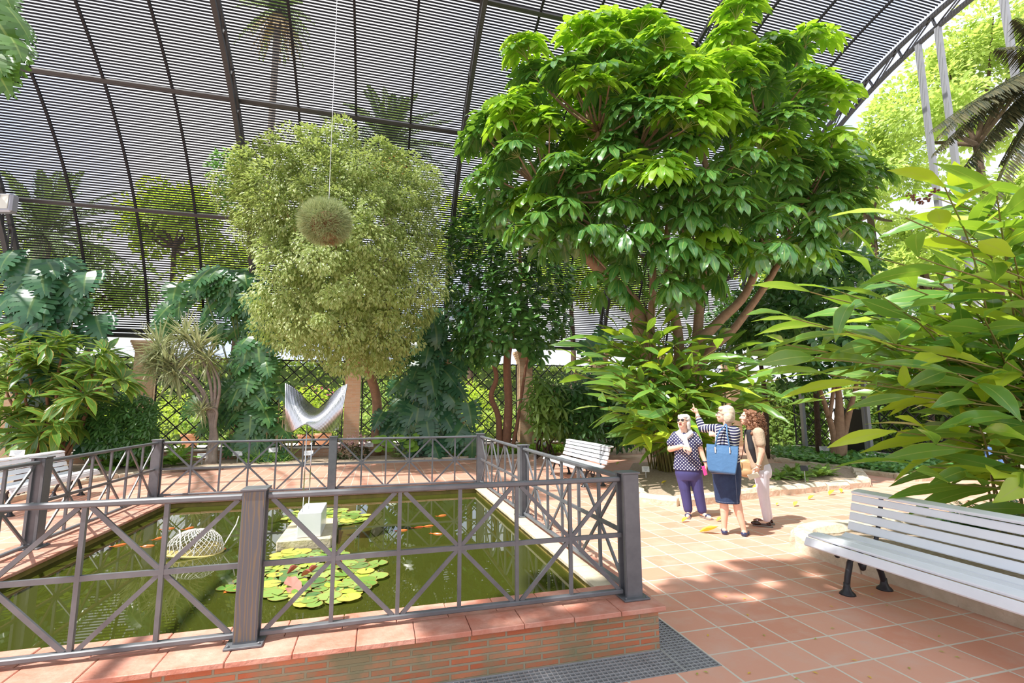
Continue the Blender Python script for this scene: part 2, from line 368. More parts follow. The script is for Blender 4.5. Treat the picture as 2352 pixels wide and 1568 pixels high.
m = MB(); plane(m, IX0-.005, IX1+.005, IY0-.005, IY1+.005, .2); wo = m.build('pool_water', M_WATER); tag(wo, 'still murky green water filling the pool', 'water', kind='stuff')
# ---------------------------------------------------------------- drain grate round the pool wall
pit = MB(); plane(pit, GX0, GX1, GY0, 3.17, -.12); plane(pit, 1.91, GX1, 3.17, GY1, -.12)
pit.box((-.6, GY0-.005, -.06), (5.7, .01, .119)); pit.box((GX1+.005, 5.9, -.06), (.01, 6.1, .119))
struct(pit.build('drain_channel', M_PIT))
def grate(x0, x1, y0, y1, name, label):
    g = thing(name, label, 'grate', (x0, y0, -.03)); m = MB(); p = .0335
    nx = int((x1-x0)/p); ny = int((y1-y0)/p)
    for k in range(nx+1): m.box((x0+(x1-x0)*k/nx, (y0+y1)/2, -.018), (.005, y1-y0, .03))
    for k in range(ny+1): m.box(((x0+x1)/2, y0+(y1-y0)*k/ny, -.016), (x1-x0, .005, .03))
    m.build('grid_bars', M_GRATE, g)
    f = MB()
    for yy in (y0, y1): f.box(((x0+x1)/2, yy, -.017), (x1-x0, .008, .036))
    for xx in (x0, x1): f.box((xx, (y0+y1)/2, -.017), (.008, y1-y0, .036))
    f.build('edge_frame', M_GRATE, g)
grate(-1.2, 1.915, GY0+.005, 3.16, 'drain_grate', 'grey metal drain grate along the foot of the brick pool wall')
grate(1.925, GX1-.005, GY0+.005, 5.4, 'drain_grate', 'grey metal drain grate turning the right corner of the pool')
# ---------------------------------------------------------------- railing
ZC = .295
def post(x, y, label, face=(0, -1), brown=False):
    g = thing('railing_post', label, 'post', (x, y, ZC), group='railing posts round the pool')
    m = MB(); fx, fy = face; w_, dp = .125, .115
    def bx(u, v, z, du, dv, dz, mb): mb.box((x+(u*(-fy)+v*fx), y+(u*fx+v*fy), z), (abs(du*fy)+abs(dv*fx), abs(du*fx)+abs(dv*fy), dz))
    bx(0, -dp/2+.012, ZC+.43, w_, .024, .86, m); bx(0, dp/2-.012, ZC+.43, w_, .024, .86, m); bx(0, 0, ZC+.43, .07, dp-.04, .86, m)
    m.build('shaft', M_STEEL, g)
    if True:
        f = MB(); bx(0, dp/2+.001, ZC+.44, w_-.012, .004, .83, f); o = f.build('face_plate', M_POSTWOOD if brown else M_STEEL, g)
        if brown: o['label'] = 'front face with brown brushed wood grain streaks'
    c = MB(); c.box((x, y, ZC+.868), (.145, .14, .012), None, .002); c.build('cap', M_STEEL, g)
    p = MB(); p.box((x, y, ZC+.007), (.2, .2, .012), None, .002); bp = p.build('base_plate', M_STEEL, g)
    for sx in (-1, 1):
        for sy in (-1, 1):
            q = MB(); q.lathe([(.008, 0), (.008, .008), (.004, .011)], (x+sx*.08, y+sy*.08, ZC+.013), 8); q.build('bolt', M_STEEL, bp)
PX = (-3.22, -.695, 1.80); PY = (3.335, 6.02, 8.70)
post(PX[0], PY[0], 'grey railing post at the near left corner of the pool')
post(PX[1], PY[0], 'railing post with brown brushed face in the middle of the near rail', brown=True)
post(PX[2], PY[0], 'grey railing post at the near right corner of the pool')
post(PX[2], PY[1], 'grey railing post halfway along the right side of the pool', (-1, 0))
post(PX[2], PY[2], 'grey railing post at the far right corner of the pool')
post(PX[1], PY[2], 'grey railing post in the middle of the far rail')
post(PX[0], PY[2], 'grey railing post at the far left corner of the pool')
post(PX[0], PY[1], 'grey railing post halfway along the left side of the pool', (1, 0))
def panel(p, q, label):
    p, q = A([*p, 0.]), A([*q, 0.]); d = unit(q-p); p = p+d*.065; q = q-d*.065; Ln = np.linalg.norm(q-p)
    g = thing('pool_railing', label, 'railing', tuple((p+q)/2+A([0, 0, ZC])), group='railing panels with crossed bars')
    def at(s, z): return p+d*(Ln*s)+A([0, 0, z])
    zb, zm, zt = .337, .722, 1.105
    MB().bar(at(0, 1.117), at(1, 1.117), .052, .034, bev=.008).build('top_rail', M_STEEL, g)
    MB().bar(at(0, zm), at(1, zm), .022, .03).build('middle_rail', M_STEEL, g)
    MB().bar(at(0, zb), at(1, zb), .042, .03, bev=.006).build('bottom_rail', M_STEEL, g)
    for k in range(1, 6): MB().bar(at(k/6, zb+.01), at(k/6, zt), .024, .024, up=np.cross(d, UP)).build('upright', M_STEEL, g)
    for k in range(3):
        a, bq = k/3+.012, (k+1)/3-.012
        MB().bar(at(a, zb+.012), at(bq, zt-.005), .016, .026).build('cross_bar', M_STEEL, g); MB().bar(at(a, zt-.005), at(bq, zb+.012), .014, .026).build('cross_bar', M_STEEL, g)
panel((PX[0], PY[0]), (PX[1], PY[0]), 'near railing panel on the left, in front of the wire basket')
panel((PX[1], PY[0]), (PX[2], PY[0]), 'near railing panel on the right, in front of the lily pads')
panel((PX[2], PY[0]), (PX[2], PY[1]), 'right side railing panel closer to the viewer, by the near corner post')
panel((PX[2], PY[1]), (PX[2], PY[2]), 'right side railing panel farther off, ending at the far right corner post')
panel((PX[2], PY[2]), (PX[1], PY[2]), 'far railing panel on the right, before the pink flowers and monstera')
panel((PX[1], PY[2]), (PX[0], PY[2]), 'far railing panel on the left, before the pale spiky dracaena')
panel((PX[0], PY[2]), (PX[0], PY[1]), 'left side railing panel farther off, ending at the far left corner post')
panel((PX[0], PY[1]), (PX[0], PY[0]), 'left side railing panel closest to the viewer, before the white bench')
# ---------------------------------------------------------------- planting beds and kerbs
def bed(poly, name, z=.07):
    m = MB(); n = len(poly); c = np.mean(A(poly), 0); V = [(c[0], c[1], z+.05)]; F = []
    for x, y in poly: V.append((x, y, z-.02))
    for x, y in poly: V.append((x, y, -.0))
    for k in range(n): F += [(0, 1+k, 1+(k+1) % n), (1+k, 1+n+k, 1+n+(k+1) % n, 1+(k+1) % n)]
    m.add(V, F); return struct(m.build(name, M_SOIL))
def kerb(pts, wd, h, name, closed=False, step=.55, jit=.02):
    P = [A([*p[:2], 0.]) for p in pts]
    if closed: P.append(P[0])
    m = MB()
    for a, bq in zip(P[:-1], P[1:]):
        Ln = np.linalg.norm(bq-a); n = max(1, int(Ln/step)); d = (bq-a)/Ln; s = A([-d[1], d[0], 0])
        for k in range(n):
            p0 = a+d*(Ln*k/n+.008); p1 = a+d*(Ln*(k+1)/n-.004); hh = h*random.uniform(.85, 1.12); off = s*random.uniform(-jit, jit)
            q0, q1 = p0+off, p1+off; r = lambda: A([random.uniform(-jit, jit)*.6 for _ in range(3)])
            V = []; w2 = wd/2
            for t in (0, .33, .66, 1):
                c0 = q0*(1-t)+q1*t
                for sg, zz in ((-1, -.05), (-1.02, hh*.65), (-.72, hh), (0, hh*1.04), (.7, hh*.98), (1, hh*.6), (1, -.05)): V.append(c0+s*sg*w2+A([0, 0, zz])+r()*(1 if zz > 0 else 0))
            F = []
            for i in range(3):
                for j in range(6): F.append((i*7+j, i*7+j+1, (i+1)*7+j+1, (i+1)*7+j))
            F += [tuple(range(7))[::-1], tuple(range(21, 28))]; m.add(V, [f[::-1] for f in F])
    return struct(m.build(name, M_STONE))
g2 = lambda x, y: tuple(G(x, y)[:2])
rear = [(-6.25, 9.0), (-6.2, 13.2), (-5.6, 14.4), (-4.6, 14.95), (-1.4, 15.0), (2.5, 15.35), (5.4, 15.8), (5.7, 16.4), (5.7, 17.1)]
bed([(-6.25, 9), (-6.2, 13.2), (-5.6, 14.4), (-5.6, 17.1), (-15, 17.1), (-15, 9)], 'left_bed'); bed([(-5.6, 14.4)]+rear[3:]+[(-5.6, 17.1)], 'rear_bed'); kerb(rear[:8], .13, .10, 'rear_bed_kerb')
isl = [g2(1452, 1112), g2(1470, 1150), g2(1560, 1161), g2(1640, 1152), g2(1780, 1136), g2(1985, 1116), (11.2, 9.3), (11.6, 10.6), (8.6, 12.6), (6.9, 12.4), (5.6, 10.4)]
bed(isl, 'island_bed', .1); kerb(isl[:7], .24, .15, 'island_bed_kerb')
ivy = [g2(1782, 1060), g2(1860, 1071), g2(1960, 1084), g2(2060, 1098), g2(2110, 1105), g2(2160, 1102), g2(2255, 1085), (14.6, 10.4), (14.6, 14.5), (13.4, 14.6)]
bed(ivy, 'ivy_bed', .05); kerb(ivy[:8], .14, .12, 'ivy_bed_kerb')
rb = [(4.78, -1.0), (4.78, 4.75), (5.1, 5.05), (6.3, 5.15), (8.5, 4.95), (13, 4.4), (13, -1.0)]
bed(rb, 'right_bed', .1); kerb(rb[:6], .28, .19, 'right_bed_kerb', step=.8, jit=.035)
back = [(7.0, 15.4), (12.6, 15.4), (12.6, 17.1), (6.8, 17.1)]
bed(back, 'far_right_bed'); kerb(back[:2], .13, .1, 'far_right_bed_kerb')
# ---------------------------------------------------------------- lath vault
VY, VZ, VR = 6.2, 1.04, 11.5
def arc(x, th, R=VR): return A([x, VY+R*math.cos(th), VZ+R*math.sin(th)])
T0, T1 = math.radians(15.2), math.radians(89); VX0, VX1 = -17.0, 14.25
vault = bpy.data.objects.new('ceiling', None); COL.objects.link(vault); struct(vault)
m = MB(); step = .0715/VR; k = 0
while T0+k*step < T1:
    th = T0+k*step; rad = A([0, math.cos(th), math.sin(th)]); tan = A([0, -math.sin(th), math.cos(th)])
    m.box(arc((VX0+VX1)/2, th, VR+random.uniform(-.003, .003)), (VX1-VX0, .042, .011), A([[1, 0, 0], [0, -.139, .990], [0, .990, .139]])); k += 1
m.build('lath_screen', M_LATH, vault)
AX = [-9.97+6.07*k for k in range(-1, 5)]
for k, x in enumerate(np.arange(AX[0], VX1-.5, 6.07/4)):
    if min(abs(x-a) for a in AX) < .1: continue
    m = MB(); th = np.linspace(T0, T1, 26)
    for a, bq in zip(th[:-1], th[1:]): m.bar(arc(x, a, VR-.045), arc(x, bq, VR-.045), .05, .06, up=A([1, 0, 0]))
    m.build('rib', M_LATH, vault)
for th in (T0-.004, math.radians(33.3), math.radians(50.2), math.radians(67.6), math.radians(84.5)):
    rad = A([0, math.cos(th), math.sin(th)]); tan = A([0, -math.sin(th), math.cos(th)]); m = MB()
    m.box(arc((VX0+VX1)/2, th, VR-.05), (VX1-VX0, .11, .1), A([[1, 0, 0], tan, rad])); m.build('purlin', M_FRAME, vault)
MB().box(((VX0+VX1)/2, 17.22, 3.84), (VX1-VX0, .16, .12)).build('eaves_beam', M_FRAME, vault)
names = ['steel lattice arch rib at the far left, partly behind the floodlight', 'steel lattice arch rib left of the pale ficus crown', 'steel lattice arch rib between the ficus and the big umbrella tree', 'steel lattice arch rib mostly behind the big umbrella tree', 'steel end arch with struts at the open right end of the vault']
for k, x in enumerate(AX[1:]):
    x = x if k < 4 else 14.3
    g = thing('steel_arch', names[k], 'arch', (x, 17.3, 3.75), group='lattice arches of the vault'); th = np.linspace(T0, math.radians(89 if k < 4 else 100), 34); o, i_, wb = MB(), MB(), MB(); Ro, Ri = VR-.12, VR-.52
    for a, bq in zip(th[:-1], th[1:]):
        o.bar(arc(x, a, Ro), arc(x, bq, Ro), .11, .09, up=A([1, 0, 0])); i_.bar(arc(x, a, Ri), arc(x, bq, Ri), .10, .11, up=A([1, 0, 0]))
    tw = np.arange(T0, th[-1], .085)
    for a, bq in zip(tw[:-1], tw[1:]):
        for s in (-.045, .045):
            dx = A([s, 0, 0]); wb.bar(arc(x, a, Ri)+dx, arc(x, a, Ro)+dx, .02, .045, up=A([1, 0, 0])); wb.bar(arc(x, a, Ri)+dx, arc(x, bq, Ro)+dx, .02, .04, up=A([1, 0, 0]))
    o.build('outer_chord', M_FRAME, g); i_.build('inner_chord', M_FRAME, g); wb.build('web_struts', M_FRAME, g)
for k, (y, lab) in enumerate(((13.75, 'grey end wall post hidden low behind the dark foliage'), (11.43, 'grey end wall post where the end arch drops behind the umbrella tree'), (8.87, 'grey end wall post below the end arch, left one of the close pair'), (8.36, 'grey end wall post below the end arch, right one of the close pair'), (6.96, 'grey end wall post nearest the dark palm fronds'))):
    r = VR-.55; zt = VZ+math.sqrt(r*r-(y-VY)**2)
    m = MB(); m.box((14.3, y, zt/2), (.12, .12, zt)); o = m.build('wall_post', M_FRAMEL); tag(o, lab, 'post', 'posts of the open end wall')
# ---------------------------------------------------------------- rear wall: pillars, low wall, trellis
plabs = ['brick pillar at the far left behind the shrubs', 'brick pillar behind the pale spiky dracaena', 'brick pillar wrapped in monstera left of the silver sculpture', 'sunlit brick pillar right behind the silver sculpture', 'brick pillar covered by dark monstera right of the ficus trunk', 'brick pillar behind the rubber tree trunk', 'brick pillar with a stepped capital left of the umbrella tree trunks', 'brick pillar behind the umbrella tree and ginger clump', 'brick pillar at the far right end of the rear wall']
PIL = [-9.94+3.035*k for k in range(9)]
for x, lab in zip(PIL, plabs):
    g = thing('brick_pillar', lab, 'pillar', (x, 17.3, 0), group='brick pillars of the rear wall')
    MB().box((x, 17.3, 1.66), (.49, .49, 3.32)).build('shaft', M_PILLAR, g)
    c = MB()
    for k in range(5): c.box((x, 17.3, 3.34+.075*k), (.50+.05*k, .50+.05*k, .078))
    c.build('capital', M_PILLAR, g)
M_LATT = mat('black_lattice_steel', (.022, .024, .026), .5)
for k, (a, bq) in enumerate(zip(PIL[:-1], PIL[1:])):
    x0, x1 = a+.25, bq-.25
    m = MB(); m.box(((x0+x1)/2, 17.3, .16), (x1-x0, .36, .32)); struct(m.build('wall_rear', M_LOWBRICK)); m = MB(); m.box(((x0+x1)/2, 17.28, .345), (x1-x0, .46, .05), None, .01); struct(m.build('trim_ledge', M_LEDGE))
def trellis(p, q, z0, z1, label, pitch=.5):
    p, q = A([*p, 0.]), A([*q, 0.]); d = unit(q-p); Ln = np.linalg.norm(q-p); H = z1-z0
    g = thing('trellis_panel', label, 'trellis', tuple((p+q)/2+A([0, 0, z0])), group='black diamond trellis panels')
    def at(s, z): return p+d*s+A([0, 0, z])
    f = MB(); n_ = np.cross(d, UP)
    for z in (z0+.02, z1-.02): f.bar(at(0, z), at(Ln, z), .035, .04)
    for s in (.05, Ln-.05): f.bar(at(s, z0), at(s, z1), .04, .04, up=n_)
    f.build('frame', M_LATT, g); l1 = MB()
    for sg in (-1, 1):
        for k in range(-int(H/pitch)-1, int(Ln/pitch)+2):
            s0 = k*pitch if sg > 0 else k*pitch+H*0; pts = []
            sa, za, sb, zb = (s0, 0, s0+H, H) if sg > 0 else (s0+H, 0, s0, H)
            # clip to 0..Ln
            if sa > sb: sa, za, sb, zb = sb, zb, sa, za
            if sb <= .05 or sa >= Ln-.05: continue
            if sa < .05: t = (.05-sa)/(sb-sa); za = za+(zb-za)*t; sa = .05
            if sb > Ln-.05: t = (Ln-.05-sa)/(sb-sa); zb = za+(zb-za)*t; sb = Ln-.05
            if sb-sa < .05: continue
            l1.bar(at(sa, z0+za)+n_*.01*sg, at(sb, z0+zb)+n_*.01*sg, .012, .034)
    l1.build('lattice', M_LATT, g)
tl = ['at the far left behind the glossy shrubs', 'left of the dracaena pillar', 'behind the pale dracaena', 'behind the silver sculpture', 'behind the ficus trunk', 'left of the rubber tree pillar', 'right of the rubber tree pillar', 'behind the ginger clump', ]
for k, (a, bq) in enumerate(zip(PIL[:-1], PIL[1:])):
    trellis((a+.26, 17.3), (bq-.26, 17.3), .38, 3.2, 'black diamond trellis '+tl[min(k, 7)])
trellis((14.55, 14.4), (14.55, 12.0), .25, 1.9, 'black diamond trellis at the open end, left of the black board', .42)
trellis((14.55, 11.3), (14.55, 8.6), .25, 1.9, 'black diamond trellis at the open end, right of the black board', .42)
struct(MB().box((14.55, 11.4, .11), (.4, 6.2, .22)).build('wall_right', M_LEDGE))
# ================================================================ benches
M_WHITE = mat('white_painted_slats', (.80, .83, .88), .35, var=(.74, .77, .83), vscale=5)
M_IRON = mat('black_cast_iron', (.018, .018, .022), .45)
def bench(label, loc, rz):
    g = thing('park_bench', label, 'bench', loc, rz, group='white slatted park benches'); ORI[g.name] = A([0, 0, 0.])
    S = [((-.15, .355), (-.115, .425)), ((-.105, .437), (-.015, .453)), ((-.005, .452), (.09, .432)), ((.10, .428), (.19, .405)), ((.20, .402), (.285, .397)), ((.295, .40), (.36, .432))]
    B = [((.385, .462), (.412, .535)), ((.416, .55), (.44, .622)), ((.444, .637), (.464, .705)), ((.468, .72), (.484, .782)), ((.462, .803), (.565, .822))]
    for nm, LL in (('seat_slat', S), ('back_slat', B)):
        for a, bq in LL:
            a, bq = A(a), A(bq); d = unit(bq-a); n_ = A([-d[1], d[0]]); c = (a+bq)/2
            MB().box((c[0], 0, c[1]), (np.linalg.norm(bq-a), 2.42, .026), A([[d[0], 0, d[1]], [0, 1, 0], [n_[0], 0, n_[1]]]), .007).build(nm, M_WHITE, g, local=True)
    for y in (-.935, .935):
        m = MB(); q = lambda P: smoothpath([(u, y, z) for u, z in P], 5)
        for fx in (0, .43): m.lathe([(.066, 0), (.06, .012), (.036, .035), (.027, .07), (.025, .1)], (fx, y, 0), 12)
        m.tube(q([(0, .06), (.015, .14), (.05, .24), (.07, .33), (.03, .40)]), [.025]*12+[.020]*9, 8)
        m.tube(q([(.43, .06), (.40, .16), (.34, .27), (.30, .36), (.31, .39)]), [.025]*12+[.021]*9, 8)
        m.tube(q([(.055, .25), (.11, .31), (.2, .34), (.29, .33), (.35, .25)]), .017, 8)
        m.tube(q([(-.13, .36), (-.12, .40), (-.03, .43), (.09, .415), (.2, .385), (.29, .38), (.37, .415), (.41, .5), (.455, .63), (.485, .74), (.5, .795), (.55, .80)]), .016, 8, sx=1.3)
        th = np.linspace(0, 5.2, 14); m.tube([(-.07+.036*math.cos(t)*(1-.09*t), y, .345+.042*math.sin(t)*(1-.09*t)) for t in th], .012, 6)
        th = np.linspace(0, 6.28, 9); m.tube([(.2+.04*math.cos(t), y, .265+.055*math.sin(t)) for t in th], .014, 6); m.ell((.2, y, .22), (.04, .02, .045), 8)
        m.build('iron_leg', M_IRON, g, smooth=True, local=True)
    return g
bench('white slatted bench in the right foreground with black iron legs, seen from its left end', (4.04, 2.635, 0), 0)
bench('white slatted bench beyond the far right corner of the pool railing', (4.15, 10.45, 0), 0)
bench('white slatted bench on the left behind the pool railing', (-5.41, 10.43, 0), math.pi)
# ================================================================ pool things
M_MARBLE = mat('veined_white_marble', (.78, .79, .80), .3, var=(.66, .68, .71), vscale=2.2, detail=8)
M_CONC = mat('wet_concrete_plinth', (.56, .5, .38), .8, var=(.44, .37, .2), vscale=7, bump=.3)
M_CHROME = mat('brushed_steel_tube', (.62, .63, .65), .22, 1.0)
o = MB().box((-.69, 6.07, .16), (.53, .95, .28), None, .012).build('concrete_plinth', M_CONC); tag(o, 'low concrete plinth standing in the pool under the marble block', 'plinth')
MB_ = MB().box((-.655, 5.93, .425), (.235, .56, .248), None, .006); o = MB_.build('marble_pedestal', M_MARBLE); tag(o, 'white marble block pedestal holding the two sculpture rods', 'pedestal')
sc = thing('tube_sculpture', 'silver wing shaped sculpture of fanned metal tubes on two thin rods', 'sculpture', (-.66, 5.9, .55))
NT = 54
for k in range(NT):
    t = k/(NT-1); cx = -.99+.60*t+.03*math.sin(2*math.pi*t); th = math.radians(71)*math.sin(math.pi*t**.85)**1.25; ln = .50+.02*math.cos(6*t)
    lean = -.03+.12*t+.22*math.sin(math.pi*t)**2*(t-.25); dz, dy = math.cos(th), math.sin(th); d = unit(A([lean*1.6, dy*.95, dz]))
    zc = 1.655-.105*math.sin(math.pi*t)+.0*t; yc = 5.9+.0*t
    c = A([cx, yc, zc]); m = MB(); m.tube([c-d*ln/2, c+d*ln/2], .0092, 6); m.build('tube', M_CHROME, sc, smooth=True)
for x, y, zt in ((-.735, 5.72, 1.485), (-.70, 5.90, 1.53)):
    MB().tube([(x, y, .548), (x, y, zt)], .006, 6).build('rod', M_CHROME, sc, smooth=True)
# wire basket
M_WIRE = mat('galvanised_wire', (.72, .70, .64), .5, .2); M_MOSSY = mat('algae_stained_netting', (.52, .43, .16), .9)
bx_ = thing('wire_basket', 'half sunken wire mesh dome basket floating in the pool', 'basket', (-1.74, 5.75, .2)); c = A([-1.74, 5.75, .2]); m = MB()
def dome(u, v): # u around, v 0 rim..1 top
    r = math.cos(v*math.pi/2)**.9; z = .235*math.sin(v*math.pi/2)**.9; return c+A([.265*r*math.cos(u)+.10*z, .17*r*math.sin(u), z])
for s in (-1, 1):
    for k in range(30):
        m.tube([dome(2*math.pi*k/30+s*1.3*v, v) for v in np.linspace(0, .96, 14)], .0028, 3, cap=False)
m.build('mesh_dome', M_WIRE, bx_); h = MB()
for a in (.5, -.6): h.tube([c+A([.26*math.sin(a)*math.cos(q)*.5+.24*math.sin(a), .165*math.cos(q), .232*math.sin(q)]) for q in np.linspace(0, math.pi, 16)], .006, 5)
h.build('hoop', M_WIRE, bx_); r_ = MB(); r_.tube([c+A([.268*math.cos(a), .175*math.sin(a), .012+.015*math.sin(2*a)]) for a in np.linspace(0, 2*math.pi, 30)], .012, 6); r_.lathe([(.255, -.01), (.262, .03), (.25, .075)], c, 28, sy=.64, cap=False); r_.build('rim', M_MOSSY, bx_)
MB().tube([c+A([.26, .05, .05]), c+A([.33, .18, .22]), c+A([.345, .2, .3])], .006, 5).build('mooring_stick', M_WIRE, bx_)
# lily pads
M_LILY = [leafmat('lily_green', (.12, .27, .04), (.36, .46, .13), (.3, .45, .05), .12, .3, edge=(.34, .22, .06), edgew=.86, objrand=True), leafmat('lily_yellow', (.34, .48, .06), (.52, .58, .10), (.5, .55, .05), .12, .3, edge=(.5, .3, .08), edgew=.88, objrand=True), leafmat('lily_deep', (.08, .19, .06), (.2, .28, .09), (.2, .35, .05), .12, .25, edge=(.3, .12, .06), edgew=.85, objrand=True)]
PADM = []
for k in range(3):
    lc = LC(); T = round_T(18, .012); lc.put(T, [(0, 0, 0)], (1, .3, 0), UP, A([[.215, .215, .3]])); ob = lc.build('lily_pad', M_LILY[k]); PADM.append(ob.data); bpy.data.objects.remove(ob)
def pads(n, cx, cy, rx, ry, label, group, smin, smax, extra=(), gap=.45):
    pts = list(extra); tries = 0
    while len(pts) < n and tries < 6000:
        tries += 1; a = random.uniform(0, 6.28); q = math.sqrt(random.random()); x, y = cx+rx*q*math.cos(a), cy+ry*q*math.sin(a); p = G(x, y, .206)
        if -.97 < p[0] < -.40 and 5.56 < p[1] < 6.58: continue
        if all(np.linalg.norm(p-G(*r_, .206)) > .2*gap for r_ in pts): pts.append((x, y))
    for i, (x, y) in enumerate(pts):
        p = G(x, y, .2085+.0016*(i % 9)); k = random.choices((0, 1, 2), (6, 2.2, 2))[0]
        ob = bpy.data.objects.new('lily_pad', PADM[k]); COL.objects.link(ob); ob.location = p; ob.rotation_euler = (random.uniform(-.035, .035), random.uniform(-.035, .035), random.uniform(0, 6.28)); s = random.uniform(smin, smax); ob.scale = (s, s, s); tag(ob, label, 'lily pad', group)
pads(98, 722, 1322, 132, 62, 'round lily pad floating in the near cluster in front of the plinth', 'lily pads of the near cluster', .55, .92, ((518, 1349), (548, 1350), (556, 1333), (868, 1292), (845, 1300), (868, 1322), (700, 1384), (722, 1387), (710, 1377)))
pads(60, 752, 1187, 92, 19, 'round lily pad floating in the far cluster behind the marble pedestal', 'lily pads of the far cluster', .55, .95, gap=.42)
M_REDL = leafmat('red_lily_underside', (.30, .06, .05), (.42, .12, .10), (.4, .1, .05), .15, .3); M_BROWN = leafmat('decayed_lily', (.38, .15, .12), (.45, .2, .15), (.4, .2, .1), .1, .7)
for i, (x, y, lab) in enumerate(((665, 1312, 'curled lily leaf showing its red underside, left of centre in the near cluster'), (697, 1318, 'curled lily leaf showing its red underside, second from left in the near cluster'), (711, 1312, 'rolled narrow red lily leaf beside the larger rolled one'), (771, 1293, 'upright red and white lily leaf behind the rail crossing'), (708, 1290, 'small red lily leaf at the back of the near cluster'))):
    lc = LC(); lc.put(leaf_T(5, .55, .5, -.25, .8), [G(x-6, y+6, .21)], (1, .5*(-1)**i, .25), UP, A([[.06, .10, .10]])); o = lc.build('curled_lily_leaf', M_REDL); tag(o, lab, 'lily leaf')
lc = LC(); lc.put(round_T(18, .1), [G(672, 1348, .224)], (1, .3, 0), (0.1, -.2, 1), A([[.26, .13, .2]])); tag(lc.build('decayed_lily_leaf', M_BROWN), 'large decaying red brown lily leaf lying on the near cluster', 'lily leaf')
M_FISH = mat('orange_goldfish', (.85, .16, .03), .35)
fm = MB(); fm.ell((0, 0, 0), (.06, .018, .016), 10); fm.add([(-.05, 0, 0), (-.1, .025, .006), (-.085, 0, .004), (-.1, -.025, .006)], [(0, 1, 2), (0, 2, 3)]); fme = fm.mesh('goldfish'); fme.materials.append(M_FISH)
fl = ['goldfish near the left rail shadow', 'goldfish left of the wire basket', 'goldfish just left of the basket rim', 'goldfish behind the wire basket', 'goldfish farther behind the basket', 'goldfish right of the wire basket', 'longest goldfish at the back of the pool centre', 'goldfish below the longest one', 'goldfish second in the row at the right', 'goldfish leading the row at the right', 'dark orange goldfish nearest in the right group', 'goldfish close to the decaying lily leaf']
for (x, y, a), lab in zip(((275, 1252, .6), (340, 1254, .1), (366, 1236, 1.), (388, 1214, .2), (435, 1213, .9), (508, 1260, -.4), (1016, 1184, .2), (962, 1211, .1), (985, 1208, .1), (925, 1218, 0), (1005, 1226, -.5), (545, 1356, .2)), fl):
    o = bpy.data.objects.new('goldfish', fme); COL.objects.link(o); o.location = G(x, y, .2); o.rotation_euler = (0, 0, a); tag(o, 'orange '+lab, 'fish', 'goldfish in the pool')
# ================================================================ hanging ball of air plants
M_AIR = leafmat('air_plant', (.22, .30, .11), (.50, .57, .30), (.4, .45, .2), .25, .6); M_FIBRE = mat('brown_fibre', (.22, .11, .05), .95, var=(.2, .09, .04), vscale=20, bump=1.)
bc = U(747, 512, 9.2); hb = thing('hanging_air_plant', 'spiky grey green air plant ball hanging on a thin wire before the ficus', 'plant', tuple(bc))
RB = A([.45, .43, .40]); MB().ell(bc+A([.03, 0, -.05]), RB*.70, 18).build('fibre_core', M_FIBRE, hb, smooth=True)
d = rdir(6000); lo = d[:, 2]+d[:, 0]*-.25 > -.95; d = d[lo]; lc = LC(); n = len(d); tilt = norm(d+rdir(n)*.75)
lc.put(leaf_T(2, .06, .35, .25, .3), bc+A([0, 0, .02])+d*RB*.86, tilt, rdir(n), np.stack([np.full(n, .17), rng.uniform(.12, .20, n), np.full(n, .16)], 1)); lc.build('spiky_leaves', M_AIR, hb)
d = rdir(1500); d = d[d[:, 2]+d[:, 0]*-.25 < -.78]; lc = LC(); n = len(d); lc.put(leaf_T(2, .04, .35, .25, .3), bc+A([.03, 0, -.04])+d*RB*.84, norm(d+rdir(n)*1.2), rdir(n), .11); lc.build('root_fringe', leafmat('root_fringe', (.28, .13, .05), (.17, .09, .04), (.3, .1, .03), .1, .9), hb)
wt = bc.copy(); wt[2] = VZ+math.sqrt((VR-.1)**2-(bc[1]-VY)**2); MB().tube([bc+A([.05, 0, .3]), wt], .0055, 5).build('wire', mat('pale_wire', (.75, .75, .78), .4, .5), hb)
# ================================================================ floodlight, boards, signs, pots
M_FLOOD = mat('floodlight_housing', (.33, .35, .40), .4, .3); M_GLASS = mat('floodlight_glass', (.62, .64, .58), .15)
fp = U(8, 468, 12.2); fl_ = thing('floodlight', 'grey floodlight fixed to the steel arch at the left edge', 'lamp', tuple(fp)); Rf = A([unit([1, -.25, 0]), unit([.25, 1, 0]), UP])
MB().box(fp, (.62, .22, .5), Rf, .04).build('housing', M_FLOOD, fl_); MB().box(fp+Rf.T@A([-.02, -.115, .02]), (.5, .02, .38), Rf).build('glass', M_GLASS, fl_); MB().bar(fp+A([.15, .1, -.1]), arc(AX[1], math.radians(36), VR-.62), .06, .06).build('bracket', M_FLOOD, fl_)
M_SIGN = mat('white_plastic_sign', (.80, .82, .84), .4); M_SIGNT = mat('grey_print', (.35, .37, .42), .6); M_STAKE = mat('sign_stake', (.62, .64, .66), .5, .3)
def sign(x, y, d, label, zg=.06, wd=.25, h=.15, m_=None, tilt=.55):
    p = U(x, y, d); g = thing('plant_label', label, 'sign', (p[0], p[1], zg), group='plant name signs'); n_ = unit([-p[0]*.8, -p[1], 0]); xx = unit(np.cross(UP, n_)); zz = unit(UP*math.cos(tilt)-n_*math.sin(tilt)); yy = np.cross(zz, xx)
    MB().box(p, (wd, .008, h), A([xx, yy, zz]), .003).build('plate', m_ or M_SIGN, g)
    if not m_:
        t = MB()
        for k, w_ in enumerate((.6, .45, .3)): t.box(p-yy*.005+zz*(h*(.22-.22*k)), (wd*w_, .002, h*.09), A([xx, yy, zz]))
        t.build('print', M_SIGNT, g)
    MB().tube([(p[0], p[1], zg-.03), (p[0], p[1], p[2]-h*.3)], .008, 6).build('stake', M_STAKE, g)
